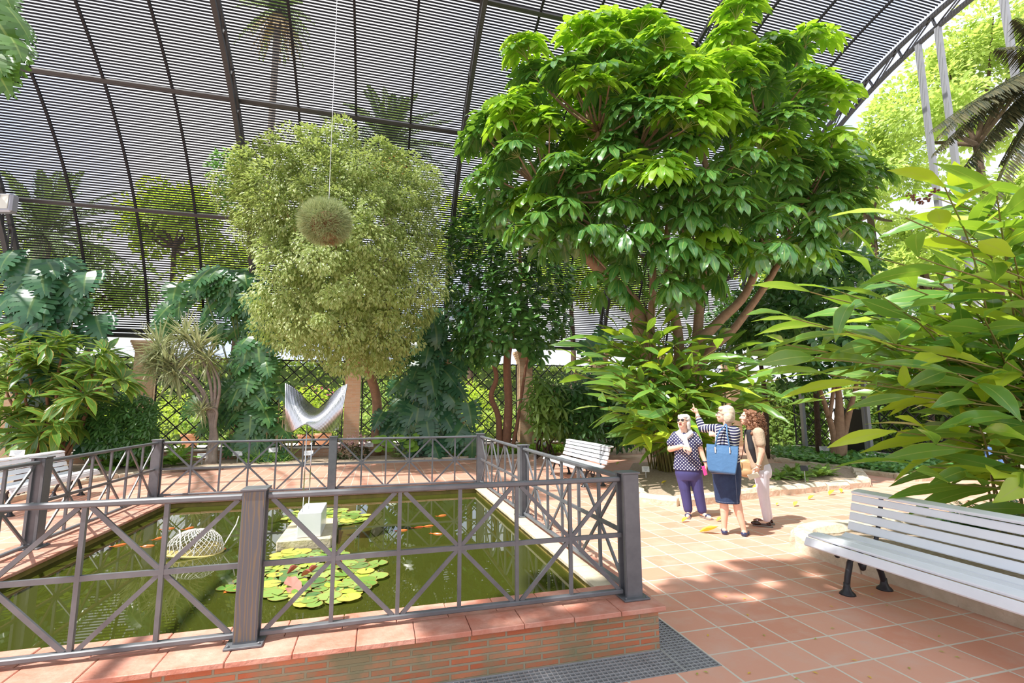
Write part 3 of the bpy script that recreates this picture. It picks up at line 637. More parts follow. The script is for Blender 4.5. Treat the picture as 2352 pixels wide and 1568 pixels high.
for x, y, d, lab in ((40, 1040, 11.6, 'white plant name sign among the glossy shrub stems behind the left bench'), (230, 1031, 12.9, 'white plant name sign before the dark shrub at the left'), (342, 1044, 13.5, 'white plant name sign just left of the far left corner post'), (465, 1046, 14.0, 'white plant name sign at the foot of the dracaena'), (546, 1041, 14.3, 'white plant name sign below the left monstera'), (628, 1033, 14.5, 'white plant name sign among the bamboo-like canes'), (709, 1040, 14.7, 'white plant name sign just left of the middle far post'), (848, 1021, 15.3, 'white plant name sign on a tall stake right of the pink flowers'), (979, 1034, 16.0, 'white plant name sign below the dark monstera'), (1245, 1020, 17.2, 'white plant name sign in the green ground cover near the rubber tree'), (1385, 1011, 15.6, 'white plant name sign behind the far bench'), (2001, 1048, 14.2, 'white plant name sign standing in the ivy bed'), (1893, 1030, 14.9, 'narrow white plant name sign beside the multi-stemmed small tree')): sign(x, y, d, lab)
sign(1483, 1077, 10.9, 'large white plant name sign at the front of the ginger clump', .1, .16, .12, tilt=.2)
sign(1847, 1075, 10.2, 'small black plant name sign behind the low fern', .1, .14, .12, M_IRON)
p = U(58, 1099, 9.4); g = thing('info_panel', 'small dark reading panel on a stand before the left bench', 'sign', (p[0], p[1], 0)); MB().box(p, (.30, .02, .34), A([unit([.75, .65, 0]), unit([-.5, .6, .6]), unit(np.cross(unit([.75, .65, 0]), unit([-.5, .6, .6])))]), .004).build('panel', mat('dark_panel', (.07, .06, .05), .5), g); MB().tube([(p[0], p[1], 0), tuple(p)], .02, 8).build('stand', M_FRAME, g)
g = thing('display_board', 'tall black board standing at the open end beside the small tree', 'board', (14.25, 12.0, 0)); MB().box((14.25, 12.0, .78), (.06, .95, 1.5), None, .01).build('board_face', mat('black_board', (.012, .012, .014), .4), g); MB().box((14.25, 11.49, .8), (.08, .08, 1.6)).build('upright', M_FRAMEL, g)
M_TERRA = mat('terracotta_pot', (.50, .21, .11), .75, var=(.58, .3, .18), vscale=4)
for x, d, lab in ((437, 18.9, 'big terracotta pot behind the trellis by the pale dracaena'), (700, 19.6, 'small terracotta pot behind the sculpture, left one'), (741, 18.9, 'terracotta pot behind the sculpture beside the sunlit pillar'), (1232, 18.9, 'terracotta pot behind the trellis just right of the rubber tree pillar'), (1284, 19.2, 'terracotta pot behind the trellis, second right of the rubber tree pillar'), (590, 19.2, 'terracotta pot behind the left monstera')):
    p = U(x, 1000, d); g = thing('flower_pot', lab, 'pot', (p[0], p[1], -.02), group='terracotta pots outside the trellis'); s = .9 if d < 19.5 else .8
    MB().lathe([(.24*s, 0), (.31*s, .55*s), (.33*s, .66*s)], (p[0], p[1], -.02), 24).build('body', M_TERRA, g, smooth=True); MB().lathe([(.33*s, .64*s), (.365*s, .65*s), (.365*s, .75*s), (.33*s, .76*s), (.30*s, .70*s)], (p[0], p[1], -.02), 24).build('rim', M_TERRA, g, smooth=True)
    lc = LC(); n = 160; q = rdir(n)*A([.3, .3, .3])+A([p[0], p[1], .95*s]); lc.put(leaf_T(3, .4), q, norm(rdir(n)+A([0, 0, .5])), UP, .17); lc.build('foliage', leafmat('pot_leaf', (.12, .26, .05), (.25, .4, .08)), g)
# fallen leaves
M_FALL = [leafmat('fallen_yellow', (.80, .62, .06), (.75, .55, .05), (.7, .5, .05), .25, .5), leafmat('fallen_green', (.45, .50, .08), (.4, .45, .1), (.4, .5, .05), .25, .5)]
for i, (x, y, k, ln, a, lab) in enumerate(((1566, 1198, 0, .14, .3, 'on the tiles in front of the woman in the dotted blouse'), (1606, 1221, 0, .24, -.6, 'longest, left of the skirted woman'), (1646, 1196, 1, .14, .2, 'greenish one on the tiles beside the skirted legs'), (1856, 1146, 0, .16, .1, 'on the tiles right of the white trousers'), (1904, 1136, 0, .2, .3, 'on the tiles, middle one of the three by the kerb end'), (1933, 1131, 0, .16, .8, 'pointed one on the tiles nearest the kerb end'), (1824, 1162, 1, .16, .5, 'olive green one on the tiles behind the near bench'), (1783, 1160, 1, .09, .5, 'small one on the tiles just right of the loafers'), (1728, 1122, 0, .22, 0, 'on the kerb soil behind the white trousers'), (1415, 1066, 1, .16, .4, 'olive one on the bed soil behind the far bench'), (1519, 1110, 0, .14, .1, 'on the island bed soil left of the dotted blouse'))):
    p = G(x, y, .012 if y > 1128 else .12); lc = LC(); lc.put(leaf_T(5, .42, .45, -.3, .5, .02), [p], (math.cos(a), math.sin(a), .05), UP, ln); tag(lc.build('fallen_leaf', M_FALL[k]), 'dry yellow fallen leaf '+lab, 'leaf', 'fallen leaves')
for i in range(26):
    x, y = random.uniform(1540, 2250), random.uniform(1330, 1560); p = G(x, y, .006)
    if p[0] > 4.5: continue
    lc = LC(); lc.put(leaf_T(2, .4), [p], (random.uniform(-1, 1), random.uniform(-1, 1), .1), UP, .035); tag(lc.build('leaf_scrap', M_FALL[i % 2]), 'tiny dry leaf scrap on the foreground tiles', 'leaf scrap', 'leaf scraps on the tiles')
# ================================================================ plants
M_BARK = mat('smooth_tan_bark', (.34, .22, .13), .85, var=(.24, .15, .09), vscale=9, bump=.6, bscale=25)
M_BARKR = mat('reddish_bark', (.34, .17, .10), .85, var=(.24, .13, .08), vscale=9, bump=.5, bscale=25)
M_BARKD = mat('dark_fibrous_bark', (.12, .075, .05), .95, var=(.07, .045, .03), vscale=14, bump=1.)
M_BARKG = mat('grey_bark', (.33, .29, .25), .9, var=(.24, .2, .17), vscale=6, bump=.8)
M_STEM = leafmat('green_stem', (.22, .28, .07), (.25, .30, .09), (.2, .3, .05), .1, .5)
M_STEMR = mat('reddish_stem', (.22, .15, .05), .5, var=(.16, .19, .05), vscale=3)
def inpoly(p, poly):
    x, y = p; c = False; n = len(poly)
    for i in range(n):
        (x0, y0), (x1, y1) = poly[i], poly[i-1]
        if (y0 > y) != (y1 > y) and x < (x1-x0)*(y-y0)/(y1-y0)+x0: c = not c
    return c
def sample(poly, n, gap=0):
    P = A(poly, float); lo, hi = P.min(0), P.max(0); out = []; tr = 0
    while len(out) < n and tr < n*60:
        tr += 1; q = (random.uniform(lo[0], hi[0]), random.uniform(lo[1], hi[1]))
        if inpoly(q, poly) and all((q[0]-a)**2+(q[1]-b_)**2 > gap*gap for a, b_ in out): out.append(q)
    return out
def edge_bulge(q, poly):                             # 0 at the outline, 1 at the middle
    c = np.mean(A(poly), 0); r = max(np.linalg.norm(A(p)-c) for p in poly); return math.sqrt(max(0, 1-(np.linalg.norm(A(q)-c)/r)**2))
def inside_vault(P, m=.7):
    P = A(P).copy(); P = P.reshape(-1, 3); r = np.hypot(P[:, 1]-VY, P[:, 2]-VZ); k = np.where(r > VR-m, (VR-m)/r, 1); P[:, 1] = VY+(P[:, 1]-VY)*k; P[:, 2] = VZ+(P[:, 2]-VZ)*k; return P
def trunk(name, paths, m_, parent, n=9):
    mb = MB()
    for P, r in paths:
        Q = smoothpath(P, 5); mb.tube(Q, np.interp(np.linspace(0, 1, len(Q)), np.linspace(0, 1, len(r)), r), n)
    return mb.build(name, m_, parent, smooth=True)
def up2(px): return [U(*p) for p in px]
# ---------------------------------------------------------------- big umbrella tree
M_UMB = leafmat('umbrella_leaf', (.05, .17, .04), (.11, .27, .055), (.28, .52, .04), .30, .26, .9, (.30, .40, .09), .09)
M_UMBY = leafmat('young_sunlit_umbrella_leaf', (.16, .38, .03), (.32, .52, .05), (.50, .78, .04), .46, .28, .7, (.42, .5, .10), .09)
bp_ = U(1560, 1075, 12.4); bt = thing('umbrella_tree', 'tallest tree with drooping hand shaped leaves filling the upper right of the vault', 'tree', (bp_[0], bp_[1], .1))
base = A([bp_[0], bp_[1], .05]); D = 12.2
stems = [([base+A([-.3, .1, 0]), *up2([(1480, 800, D), (1452, 695, D-.1), (1370, 612, D-.3), (1285, 515, D-.6), (1250, 420, D-.8)])], [.22, .21, .20, .15, .11, .06]),
 ([base+A([-.2, 0, 0]), *up2([(1497, 800, D-.2), (1500, 640, D-.3), (1490, 480, D-.4), (1460, 300, D-.6)])], [.12, .10, .085, .07, .04]),
 ([base, *up2([(1560, 800, D), (1540, 680, D), (1530, 560, D), (1560, 350, D-.3)])], [.16, .13, .11, .08, .04]),
 ([base+A([.1, 0, 0]), *up2([(1600, 790, D), (1612, 640, D), (1640, 470, D-.1), (1600, 300, D-.4), (1590, 150, D-.6)])], [.15, .13, .11, .09, .07, .04]),
 ([base+A([.2, -.1, 0]), *up2([(1585, 830, D-.3), (1645, 745, D-.3), (1715, 670, D-.3), (1755, 540, D-.4), (1760, 400, D-.5), (1740, 250, D-.6)])], [.18, .15, .12, .10, .08, .07, .04]),
 ([base+A([.25, .1, 0]), *up2([(1610, 840, D), (1690, 750, D+.1), (1790, 600, D+.1), (1840, 440, D)])], [.15, .12, .10, .08, .05]),
 ([*up2([(1370, 612, D-.3), (1350, 540, D-.4), (1360, 420, D-.6), (1380, 260, D-.8)])], [.09, .08, .06, .035]),
 ([*up2([(1612, 640, D), (1660, 540, D+.1), (1690, 380, D)])], [.08, .07, .04])]
trunk('trunk', stems, M_BARK, bt, 10)
crown = [(1120, 300), (1185, 160), (1320, 60), (1450, 40), (1600, 60), (1750, 50), (1840, 110), (1865, 220), (1925, 310), (1945, 420), (1890, 500), (1800, 540), (1700, 570), (1600, 590), (1470, 590), (1400, 550), (1270, 500), (1200, 470), (1150, 390)]
lc = LC(); ly = LC(); pet = LC(); tw = MB(); LT = leaf_T(5, .37, .56, .30, .10, .028); SE = A([P[-1] for P, r in stems])
def palmate(c, ax, L_, drop, n=9, T=LT, lc=None, wf=1.0):
    ax = unit(ax); s1 = unit(np.cross(ax, A([.3, .8, .1]))); s2 = np.cross(ax, s1); a0 = random.uniform(0, 6.28)
    a = a0+np.arange(n)*2*math.pi/n+rng.normal(size=n)*.1; rad = np.cos(a)[:, None]*s1+np.sin(a)[:, None]*s2
    dd = norm(rad+ax*.25-UP*drop*rng.uniform(.7, 1.3, (n, 1))); L2 = L_*rng.uniform(.8, 1.1, n)
    lc.put(T, c+rad*L_*.12, dd, norm(ax*.8+UP*.7-rad*.1), np.stack([L2*wf, L2, L2], 1))
for q, lay in [(q, 0) for q in sample(crown, 60, 52)+[(1112, 285), (1130, 380), (1165, 455), (1210, 110), (1380, 25), (1690, 20), (1850, 80), (1900, 215), (1960, 370), (1940, 480), (1560, 610), (1400, 600), (1235, 500), (1860, 545)]]+[(q, 1) for q in sample(crown, 42, 55)]+[(q, 2) for q in sample(crown, 30, 60)]:
    b_ = edge_bulge(q, crown); d = D-.5-1.9*b_ if lay == 0 else (D-.1-.4*b_ if lay == 1 else D+.8*b_)
    p = inside_vault(U(q[0], q[1]+25, d+random.uniform(-.3, .3)), 1.25)[0]; cen = U(1540, 420, D)
    outw = unit((p-cen)*A([1, 1, .6])); low = np.clip((q[1]-330)/260, 0, 1)
    j = int(np.argmin(np.linalg.norm(SE-p, axis=1))); st = stems[j][0]; s0 = st[-1]*.75+st[-2]*.25; mid = (s0+p)/2-UP*.15; Qp = smoothpath([s0, mid, p], 4); tw.tube(Qp, np.linspace(.035, .018, len(Qp)), 5)
    young = random.random() < np.clip(1.05-(q[1]-60)/330, .06, .95)  # brighter leaves weighted to the crown top: young growth plus sunlight put into colour
    for k in range(random.randint(7, 10)):
        a = random.uniform(0, 6.28); el = random.uniform(-.2, 1.2)-low*.5; v = unit(A([math.cos(a)*math.cos(el), math.sin(a)*math.cos(el), math.sin(el)])+outw*.45)
        Lp = random.uniform(.30, .58); e = inside_vault(p+v*Lp-UP*.04, .55)[0]; pet.tube([p, p+(e-p)*.55+UP*.03, e], .007, 4)
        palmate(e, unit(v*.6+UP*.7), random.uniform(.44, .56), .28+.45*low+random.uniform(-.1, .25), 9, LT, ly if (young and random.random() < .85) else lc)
lc.build('foliage', M_UMB, bt); ly.build('bright_foliage', M_UMBY, bt)['label'] = 'bright yellow green young leaves, with crown top sunlight put into their colour'; pet.build('leaf_stalks', leafmat('pale_stalk', (.4, .45, .14), (.35, .4, .12), (.3, .4, .1), .1, .5), bt); tw.build('twigs', M_BARK, bt, smooth=True)
# ---------------------------------------------------------------- variegated weeping ficus
M_FIC = leafmat('variegated_leaf', (.32, .42, .12), (.68, .72, .34), (.5, .62, .15), .35, .40, .5, (.16, .28, .07), .5)
fic = [(552, 480), (560, 370), (640, 310), (700, 300), (760, 292), (835, 322), (900, 345), (975, 375), (1005, 450), (985, 560), (1010, 650), (955, 760), (905, 830), (800, 842), (720, 800), (630, 770), (592, 710), (612, 600), (575, 540)]
Df = 13.4; p0 = U(862, 1030, 16.3); ft = thing('ficus_tree', 'bushy variegated yellow green ficus tree behind the hanging ball', 'tree', (p0[0], p0[1], .05))
trunk('trunk', [([A([p0[0], p0[1], 0]), *up2([(866, 930, 16.2), (850, 860, 15.6), (815, 760, 14.8), (780, 620, 14), (765, 480, 13.5)])], [.19, .16, .15, .12, .08, .04]), (up2([(850, 860, 15.6), (880, 760, 14.9), (900, 600, 14), (890, 450, 13.6)]), [.11, .09, .06, .03]), (up2([(780, 620, 14), (700, 560, 13.6), (640, 450, 13.3)]), [.06, .05, .02])], M_BARK, ft)
def clumps(lc, cs, nper, rr, L_, T, droop=.5, cen=None, wf=1.0, m_=.5, clipv=True):
    for c in cs:
        n = nper; v = rdir(n); q = c+v*rr*A([1, 1, .75])*rng.uniform(.55, 1.05, (n, 1)); out_ = norm(q-(cen if cen is not None else c))
        if clipv: q = inside_vault(q, m_)
        L2 = L_*rng.uniform(.7, 1.25, n); lc.put(T, q, norm(v*.7+out_*.5-UP*droop+rdir(n)*.4), norm(out_+UP*.7+rdir(n)*.4), np.stack([L2*wf, L2, L2], 1))
lc = LC(); cen = U(780, 580, Df+.6); T2 = leaf_T(3, .50, .42, .2, .2)
cs = [inside_vault(U(x, y, Df+.3-2.0*edge_bulge((x, y), fic)+random.uniform(-.5, .45)), .6)[0] for x, y in sample(fic, 120, 36)]
cs += [inside_vault(U(x, y, Df+.8+random.uniform(-.3, .3)), .6)[0] for x, y in sample(fic, 110, 30)]
[clumps(lc, [c], 340, random.uniform(.28, .62), random.uniform(.09, .125), T2, .55, cen) for c in cs]; lc.build('foliage', M_FIC, ft)
lc = LC(); clumps(lc, [U(x, y, Df) for x, y in ((530, 345), (515, 375), (548, 340), (520, 420), (545, 440), (560, 410), (535, 470), (570, 340))], 55, .28, .12, T2, .4, cen)
o = lc.build('outer_sprigs', leafmat('plain_green_leaf', (.10, .28, .08), (.18, .38, .12), (.25, .5, .1), .38, .4), ft); o['label'] = 'plain green sprigs reaching out at the upper left'
# ---------------------------------------------------------------- rubber tree
M_RUB = leafmat('rubber_leaf', (.05, .16, .045), (.13, .30, .07), (.2, .4, .05), .2, .22, .6, (.22, .30, .09), .1)
rp = U(1160, 1012, 16.6); rt = thing('rubber_tree', 'glossy dark leaved rubber tree with a forked reddish trunk right of the ficus', 'tree', (rp[0], rp[1], .05)); b0 = A([rp[0], rp[1], 0])
trunk('trunk', [([b0, *up2([(1168, 930, 16.5), (1165, 820, 16.3), (1188, 720, 16), (1195, 600, 15.6), (1180, 500, 15.2)])], [.17, .14, .13, .10, .06, .03]), ([b0+A([-.2, 0, 0]), *up2([(1145, 960, 16.5), (1128, 910, 16.4), (1140, 860, 16.3), (1110, 780, 16)])], [.12, .10, .09, .08, .04]), (up2([(1165, 820, 16.3), (1120, 765, 16), (1085, 690, 15.6)]), [.07, .06, .03]), ([b0+A([.2, 0, 0]), *up2([(1190, 960, 16.5), (1205, 860, 16.3), (1225, 740, 15.8)])], [.08, .06, .05, .03])], M_BARKR, rt)
rpoly = [(1025, 520), (1075, 450), (1110, 425), (1160, 440), (1200, 510), (1275, 530), (1320, 610), (1310, 750), (1245, 830), (1180, 790), (1080, 850), (1035, 800), (1020, 680)]
lc = LC(); LR = leaf_T(4, .5, .5, .15, .15)
def whorls(lc, cs, n, L_, T, out_c, spread=1.0, upb=.4, wf=1., jitter=.1):
    for c in cs:
        o_ = unit(c-out_c); a = rng.uniform(0, 6.28, n); s1 = unit(np.cross(o_+UP*.3, A([.2, .9, .1]))); ax = unit(o_*.6+UP*.6); s1 = unit(np.cross(ax, A([.3, .9, .2]))); s2 = np.cross(ax, s1)
        rad = np.cos(a)[:, None]*s1+np.sin(a)[:, None]*s2; dd = norm(rad*spread+ax*rng.uniform(-.3, .9, (n, 1))); L2 = L_*rng.uniform(.7, 1.15, n)
        lc.put(T, c-ax*rng.uniform(0, .25, (n, 1))+rdir(n)*jitter*.3, dd, norm(UP*upb+ax), np.stack([L2*wf, L2, L2], 1))
cs = [inside_vault(U(x, y, 15.6-1.5*edge_bulge((x, y), rpoly)+random.uniform(-.3, .5)), .4)[0] for x, y in sample(rpoly, 230, 16)]
whorls(lc, cs, 12, .32, LR, U(1170, 680, 16)); cs = [inside_vault(U(x, y, 16+random.uniform(-.3, .3)), .4)[0] for x, y in sample(rpoly, 120, 20)]; whorls(lc, cs, 10, .3, LR, U(1170, 680, 15)); lc.build('foliage', M_RUB, rt)
# ---------------------------------------------------------------- monstera climbers
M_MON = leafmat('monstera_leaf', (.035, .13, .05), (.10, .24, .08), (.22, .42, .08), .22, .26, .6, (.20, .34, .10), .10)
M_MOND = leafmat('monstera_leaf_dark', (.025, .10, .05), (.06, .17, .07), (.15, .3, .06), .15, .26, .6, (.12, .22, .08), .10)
MT = monstera_T()
def monstera(label, spine, n, wpx, d, m_, sz=(.5, .75), extra=(), name='monstera'):
    pb = U(*spine[0], d); g = thing(name, label, 'climbing plant', (pb[0], pb[1], .05)); lc = LC(); st = LC()
    S = smoothpath([(x, y, 0) for x, y in spine], 8); roots = []
    for k in range(6):
        o_ = rng.normal(size=2)*9; P = [U(x+o_[0]+random.uniform(-3, 3), y+o_[1]*.2, d+.25) for x, y, _ in S[::3]]; P[0][2] = .02; roots.append((P, [.07, .06, .05, .045, .03][:5]))
    trunk('stems', roots, M_BARKD, g, 6)
    for k in range(n):
        q = S[random.randrange(len(S))]; sx = random.gauss(0, 1); x, y = q[0]+sx*wpx*.55, q[1]+random.uniform(-25, 25)
        if k < len(extra): x, y = extra[k]
        p = U(x, y-15, d-.45+abs(sx)*.22+random.uniform(-.25, .25)); p[2] = max(p[2], .35); p = inside_vault(p, .55)[0]; side = unit(CR*np.sign(sx)*min(abs(sx), 1.2)*.6-UP*.75+A([0, -1, 0])*.35); L_ = random.uniform(*sz)
        root = U(q[0], q[1]+20, d+.1); st.tube([root, (root+p)/2+UP*.12, p], .012, 4)
        lc.put(MT, [p], [side+rdir(1)[0]*.25], [A([-.1, -.75, .75])+rdir(1)[0]*.25], L_)
    lc.build('foliage', m_, g); st.build('leaf_stalks', M_STEM, g); return g
monstera('tall monstera climbing the pillar left of the silver sculpture', [(580, 1045), (565, 960), (575, 860), (600, 760), (575, 690), (530, 640)], 135, 62, 14.9, M_MON, (.5, .75), ((510, 660), (575, 680), (430, 690), (405, 710), (460, 650), (520, 620), (590, 960), (560, 900), (640, 900), (500, 760), (480, 740), (420, 660), (545, 700), (385, 745)))
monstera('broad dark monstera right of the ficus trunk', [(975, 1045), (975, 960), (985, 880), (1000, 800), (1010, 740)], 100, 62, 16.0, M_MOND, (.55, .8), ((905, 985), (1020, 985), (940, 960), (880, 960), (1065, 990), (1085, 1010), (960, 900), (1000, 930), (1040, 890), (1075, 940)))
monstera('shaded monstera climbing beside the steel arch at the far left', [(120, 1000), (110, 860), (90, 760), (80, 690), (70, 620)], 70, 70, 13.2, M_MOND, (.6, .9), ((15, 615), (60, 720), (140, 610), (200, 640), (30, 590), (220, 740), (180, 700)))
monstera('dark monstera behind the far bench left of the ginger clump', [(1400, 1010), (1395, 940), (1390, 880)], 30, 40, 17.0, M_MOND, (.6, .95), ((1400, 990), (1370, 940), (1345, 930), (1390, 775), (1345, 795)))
# ---------------------------------------------------------------- pale dracaena
M_DRA = leafmat('pale_striped_blade', (.50, .54, .28), (.70, .70, .44), (.45, .5, .25), .3, .45, .4, (.22, .30, .12), .45)
dp = U(487, 1062, 14.1); dt = thing('dracaena', 'pale spiky dracaena with slanting bare stems in front of the left brick pillar', 'plant', (dp[0], dp[1], .05)); b0 = A([dp[0], dp[1], .03]); heads = [(368, 790, 1.0), (405, 845, .95), (455, 790, .95), (425, 765, .8), (385, 830, .9), (462, 935, .55), (478, 820, .7), (350, 830, .7)]
trunk('stems', [([b0+A([random.uniform(-.15, .15), 0, 0]), U(488+random.uniform(-8, 8), 985, 14.1), U((487+x)/2+22, (930+y)/2+10, 14.0), U(x, y, 13.9)], [.09, .055, .04, .03]) for x, y, s in heads], M_BARKG, dt, 7)
lc = LC(); BL = leaf_T(5, .065, .35, .12, .2)
for x, y, s in heads:
    n = 95; c = U(x, y, 13.9); v = norm(rdir(n)+A([0, 0, .25])); lc.put(BL, c+v*.04-UP*rng.uniform(0, .3, (n, 1))*s, v, norm(UP+rdir(n)*.2), np.stack([np.full(n, .95)*s, rng.uniform(.75, 1.0, n)*s, np.full(n, .9)*s], 1))
lc.build('foliage', M_DRA, dt)
# ---------------------------------------------------------------- glossy whorled shrub at the far left
M_COR = leafmat('whorled_strap_leaf', (.06, .17, .035), (.14, .31, .055), (.35, .5, .05), .3, .28, .6, (.26, .34, .08), .09, (.55, .36, .06), .82)
cp = U(110, 1055, 12.6); ct = thing('ti_plant', 'large glossy shrub with whorls of broad strap leaves at the far left', 'shrub', (cp[0], cp[1], .05)); b0 = A([cp[0], cp[1], .02])
heads = [(70, 765), (25, 800), (150, 775), (215, 835), (120, 850), (255, 850), (60, 890), (15, 880), (165, 905), (50, 985), (15, 1005), (130, 965), (240, 800), (185, 860), (280, 868), (95, 930), (85, 820), (20, 940), (-30, 850), (-20, 760), (200, 900), (110, 790), (-40, 950)]
trunk('stems', [([b0+A([random.uniform(-.6, .5), random.uniform(-.3, .3), 0]), U(.55*x+50+random.uniform(-12, 12), 985, 12.7), U(x+(60-x)*.2, (y+1000)/2-20, 12.5), U(x, y+15, 12.3)], [.05, .04, .032, .02]) for x, y in heads[:13]], M_BARKR, ct, 7)
lc = LC(); CT = leaf_T(6, .24, .55, .28, .16)
whorls(lc, [U(x, y, 12.3+random.uniform(-.7, .5)) for x, y in heads+[(90, 1000), (180, 960), (60, 830), (150, 860)]], 30, .66, CT, U(100, 960, 12.8), 1.0, .6); lc.build('foliage', M_COR, ct)
# ---------------------------------------------------------------- shrubs and small plants of the rear bed
def palm_shrub(label, poly, d, n, L_, m_, dep=.8, name='shrub', base_px=None, leaflets=7, T=None):
    c = np.mean(A(poly), 0); pb = U(c[0], max(p[1] for p in poly), d); g = thing(name, label, 'shrub', (pb[0], pb[1], .05)); lc = LC(); cen = U(c[0], c[1]+30, d+.4)
    trunk('stems', [([A([pb[0]+random.uniform(-.4, .4), pb[1]+.2, .0]), (cen+A([pb[0], pb[1], 0]))/2+rdir(1)[0]*.3, U(*q, d)], [.03, .025, .012]) for q in sample(poly, 10)], M_BARKD, g, 5)
    for q in sample(poly, n):
        p = U(q[0], q[1], d+.3-dep*edge_bulge(q, poly)+random.uniform(-.35, .35)); p[2] = max(p[2], .2); ax = unit((p-cen)*A([1, 1, .7])+UP*.5+rdir(1)[0]*.4); palmate(p, ax, L_*random.uniform(.8, 1.2), .25, leaflets, T or LS, lc)
    lc.build('foliage', m_, g); return g
LS = leaf_T(3, .36, .6, .15, .15)
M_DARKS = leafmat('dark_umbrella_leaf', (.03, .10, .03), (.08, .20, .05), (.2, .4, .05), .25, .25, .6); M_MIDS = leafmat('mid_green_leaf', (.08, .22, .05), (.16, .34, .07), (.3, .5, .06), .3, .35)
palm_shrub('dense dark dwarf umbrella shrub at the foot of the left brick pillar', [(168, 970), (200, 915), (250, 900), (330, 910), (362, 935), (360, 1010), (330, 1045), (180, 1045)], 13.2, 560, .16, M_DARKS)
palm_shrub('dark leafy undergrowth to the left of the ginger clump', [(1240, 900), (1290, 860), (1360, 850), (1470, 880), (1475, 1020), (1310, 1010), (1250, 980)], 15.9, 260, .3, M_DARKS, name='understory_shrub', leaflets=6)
palm_shrub('strap leaved mid green plant just right of the rubber tree pillar', [(1205, 900), (1240, 860), (1290, 880), (1300, 990), (1230, 1000)], 15.6, 90, .42, leafmat('olive_strap', (.1, .22, .04), (.22, .36, .08), (.35, .5, .06), .3, .3), name='cordyline_shrub', leaflets=6, T=CT)
def ferns(label, spots, L_, m_, name='fern', n=16, nl=22, ll=.16, lw=.03, loc=None):
    c = np.mean(A([s for s in spots]), 0); g = thing(name, label, 'fern', tuple(c)); lc = LC()
    for s in spots:
        for k in range(n):
            a = random.uniform(0, 6.28); el = random.uniform(.25, 1.1); frond(lc, A(s)+A([0, 0, .02]), A([math.cos(a)*math.cos(el), math.sin(a)*math.cos(el), math.sin(el)]), L_*random.uniform(.7, 1.1), random.uniform(.25, .5), nl, ll, lw, .15, .1, .008, .1)
    return lc.build('fronds', m_, g)
M_FERN = leafmat('bright_fern', (.16, .36, .05), (.26, .46, .08), (.4, .6, .06), .35, .5)
gf = lambda x, y, d: A([*U(x, y, d)[:2], .07])
ferns('pale green fern clump behind the far left corner post', [gf(250, 1065, 13.1), gf(300, 1060, 13.3), gf(345, 1058, 13.6), gf(400, 1060, 13.8)], .95, M_FERN, ll=.2, lw=.05)
ferns('low feathery fern on the corner of the island bed beside the white trousers', [A([x, y, .1]) for x, y in ((8.7, 8.5), (9.2, 8.6), (9.6, 8.75), (8.9, 9.0), (9.4, 9.2), (8.3, 8.7), (9.9, 9.1))], .42, leafmat('low_fern', (.18, .33, .06), (.28, .44, .1), (.4, .55, .08), .35, .5), n=18, ll=.09, lw=.02)
ferns('dark fine leaved fern behind the near bench at the right edge', [A([7.6, 4.7, .1]), A([8.1, 4.5, .1]), A([7.2, 4.5, .1]), A([8.6, 4.6, .1])], .6, M_DARKS, n=20, ll=.1, lw=.02)
g0 = U(808, 1058, 15.0); bg_ = thing('begonia', 'pink flowering begonia at the foot of the sunlit pillar', 'plant', (g0[0], g0[1], .05)); lc = LC(); n = 240
q = rdir(n)*A([.5, .25, .22])+A([g0[0], g0[1], .27]); lc.put(leaf_T(3, .7), q, norm(rdir(n)+UP*.3), UP, rng.uniform(.1, .17, n)); lc.build('leaves', leafmat('begonia_leaf', (.05, .10, .04), (.14, .14, .07), (.2, .15, .05), .15, .4), bg_)
lc = LC(); n = 520; cs = A([[-.32, 0, .5], [-.1, -.1, .62], [.12, 0, .75], [.25, -.1, .55], [0, -.12, .4], [.36, 0, .62]])[rng.integers(0, 6, n)]; lc.put(leaf_T(2, .8), A([g0[0], g0[1], .05])+cs+rdir(n)*.13, rdir(n), UP, .05); lc.build('flowers', leafmat('pink_petal', (.72, .42, .46), (.85, .6, .62), (.8, .5, .5), .3, .5), bg_)
g0 = U(910, 1058, 15.3); pl = thing('round_leaf_plant', 'bright green plant with large round leaves right of the pink flowers', 'plant', (g0[0], g0[1], .05)); lc = LC(); st = LC()
for k in range(26):
    a = random.uniform(0, 6.28); r_ = random.uniform(.1, .65); p = A([g0[0]+r_*math.cos(a), g0[1]-.1+.3*math.sin(a), random.uniform(.2, .75)]); st.tube([A([g0[0], g0[1], .05]), p], .008, 4); lc.put(round_T(12, .08), [p], [A([math.cos(a), math.sin(a), 0])], [A([math.cos(a)*.3, -.6, .6])], random.uniform(.24, .38))
lc.build('leaves', leafmat('round_leaf', (.20, .42, .05), (.3, .5, .08), (.4, .6, .06), .3, .4), pl); st.build('leaf_stalks', M_STEM, pl)
g0 = U(618, 1062, 14.6); sp = thing('spider_plant', 'arching grassy green plants at the bed edge left of the middle far post', 'plant', (g0[0], g0[1], .05)); lc = LC(); n = 260; a = rng.uniform(0, 6.28, n); el = rng.uniform(.3, 1.3, n)
lc.put(leaf_T(5, .06, .4, .55, .2), A([g0[0], g0[1], .05])+np.stack([rng.uniform(-.6, .6, n), rng.uniform(-.3, .3, n), np.zeros(n)], 1), np.stack([np.cos(a)*np.cos(el), np.sin(a)*np.cos(el), np.sin(el)], 1), UP, rng.uniform(.35, .65, n)); lc.build('blades', leafmat('grass_blade', (.12, .28, .05), (.24, .4, .1), (.3, .5, .08), .3, .4), sp)
g0 = U(640, 1058, 14.8); sp = thing('cane_palm', 'slender bamboo-like canes with feathery tops left of the sculpture', 'plant', (g0[0], g0[1], .05)); lc = LC(); cn = MB()
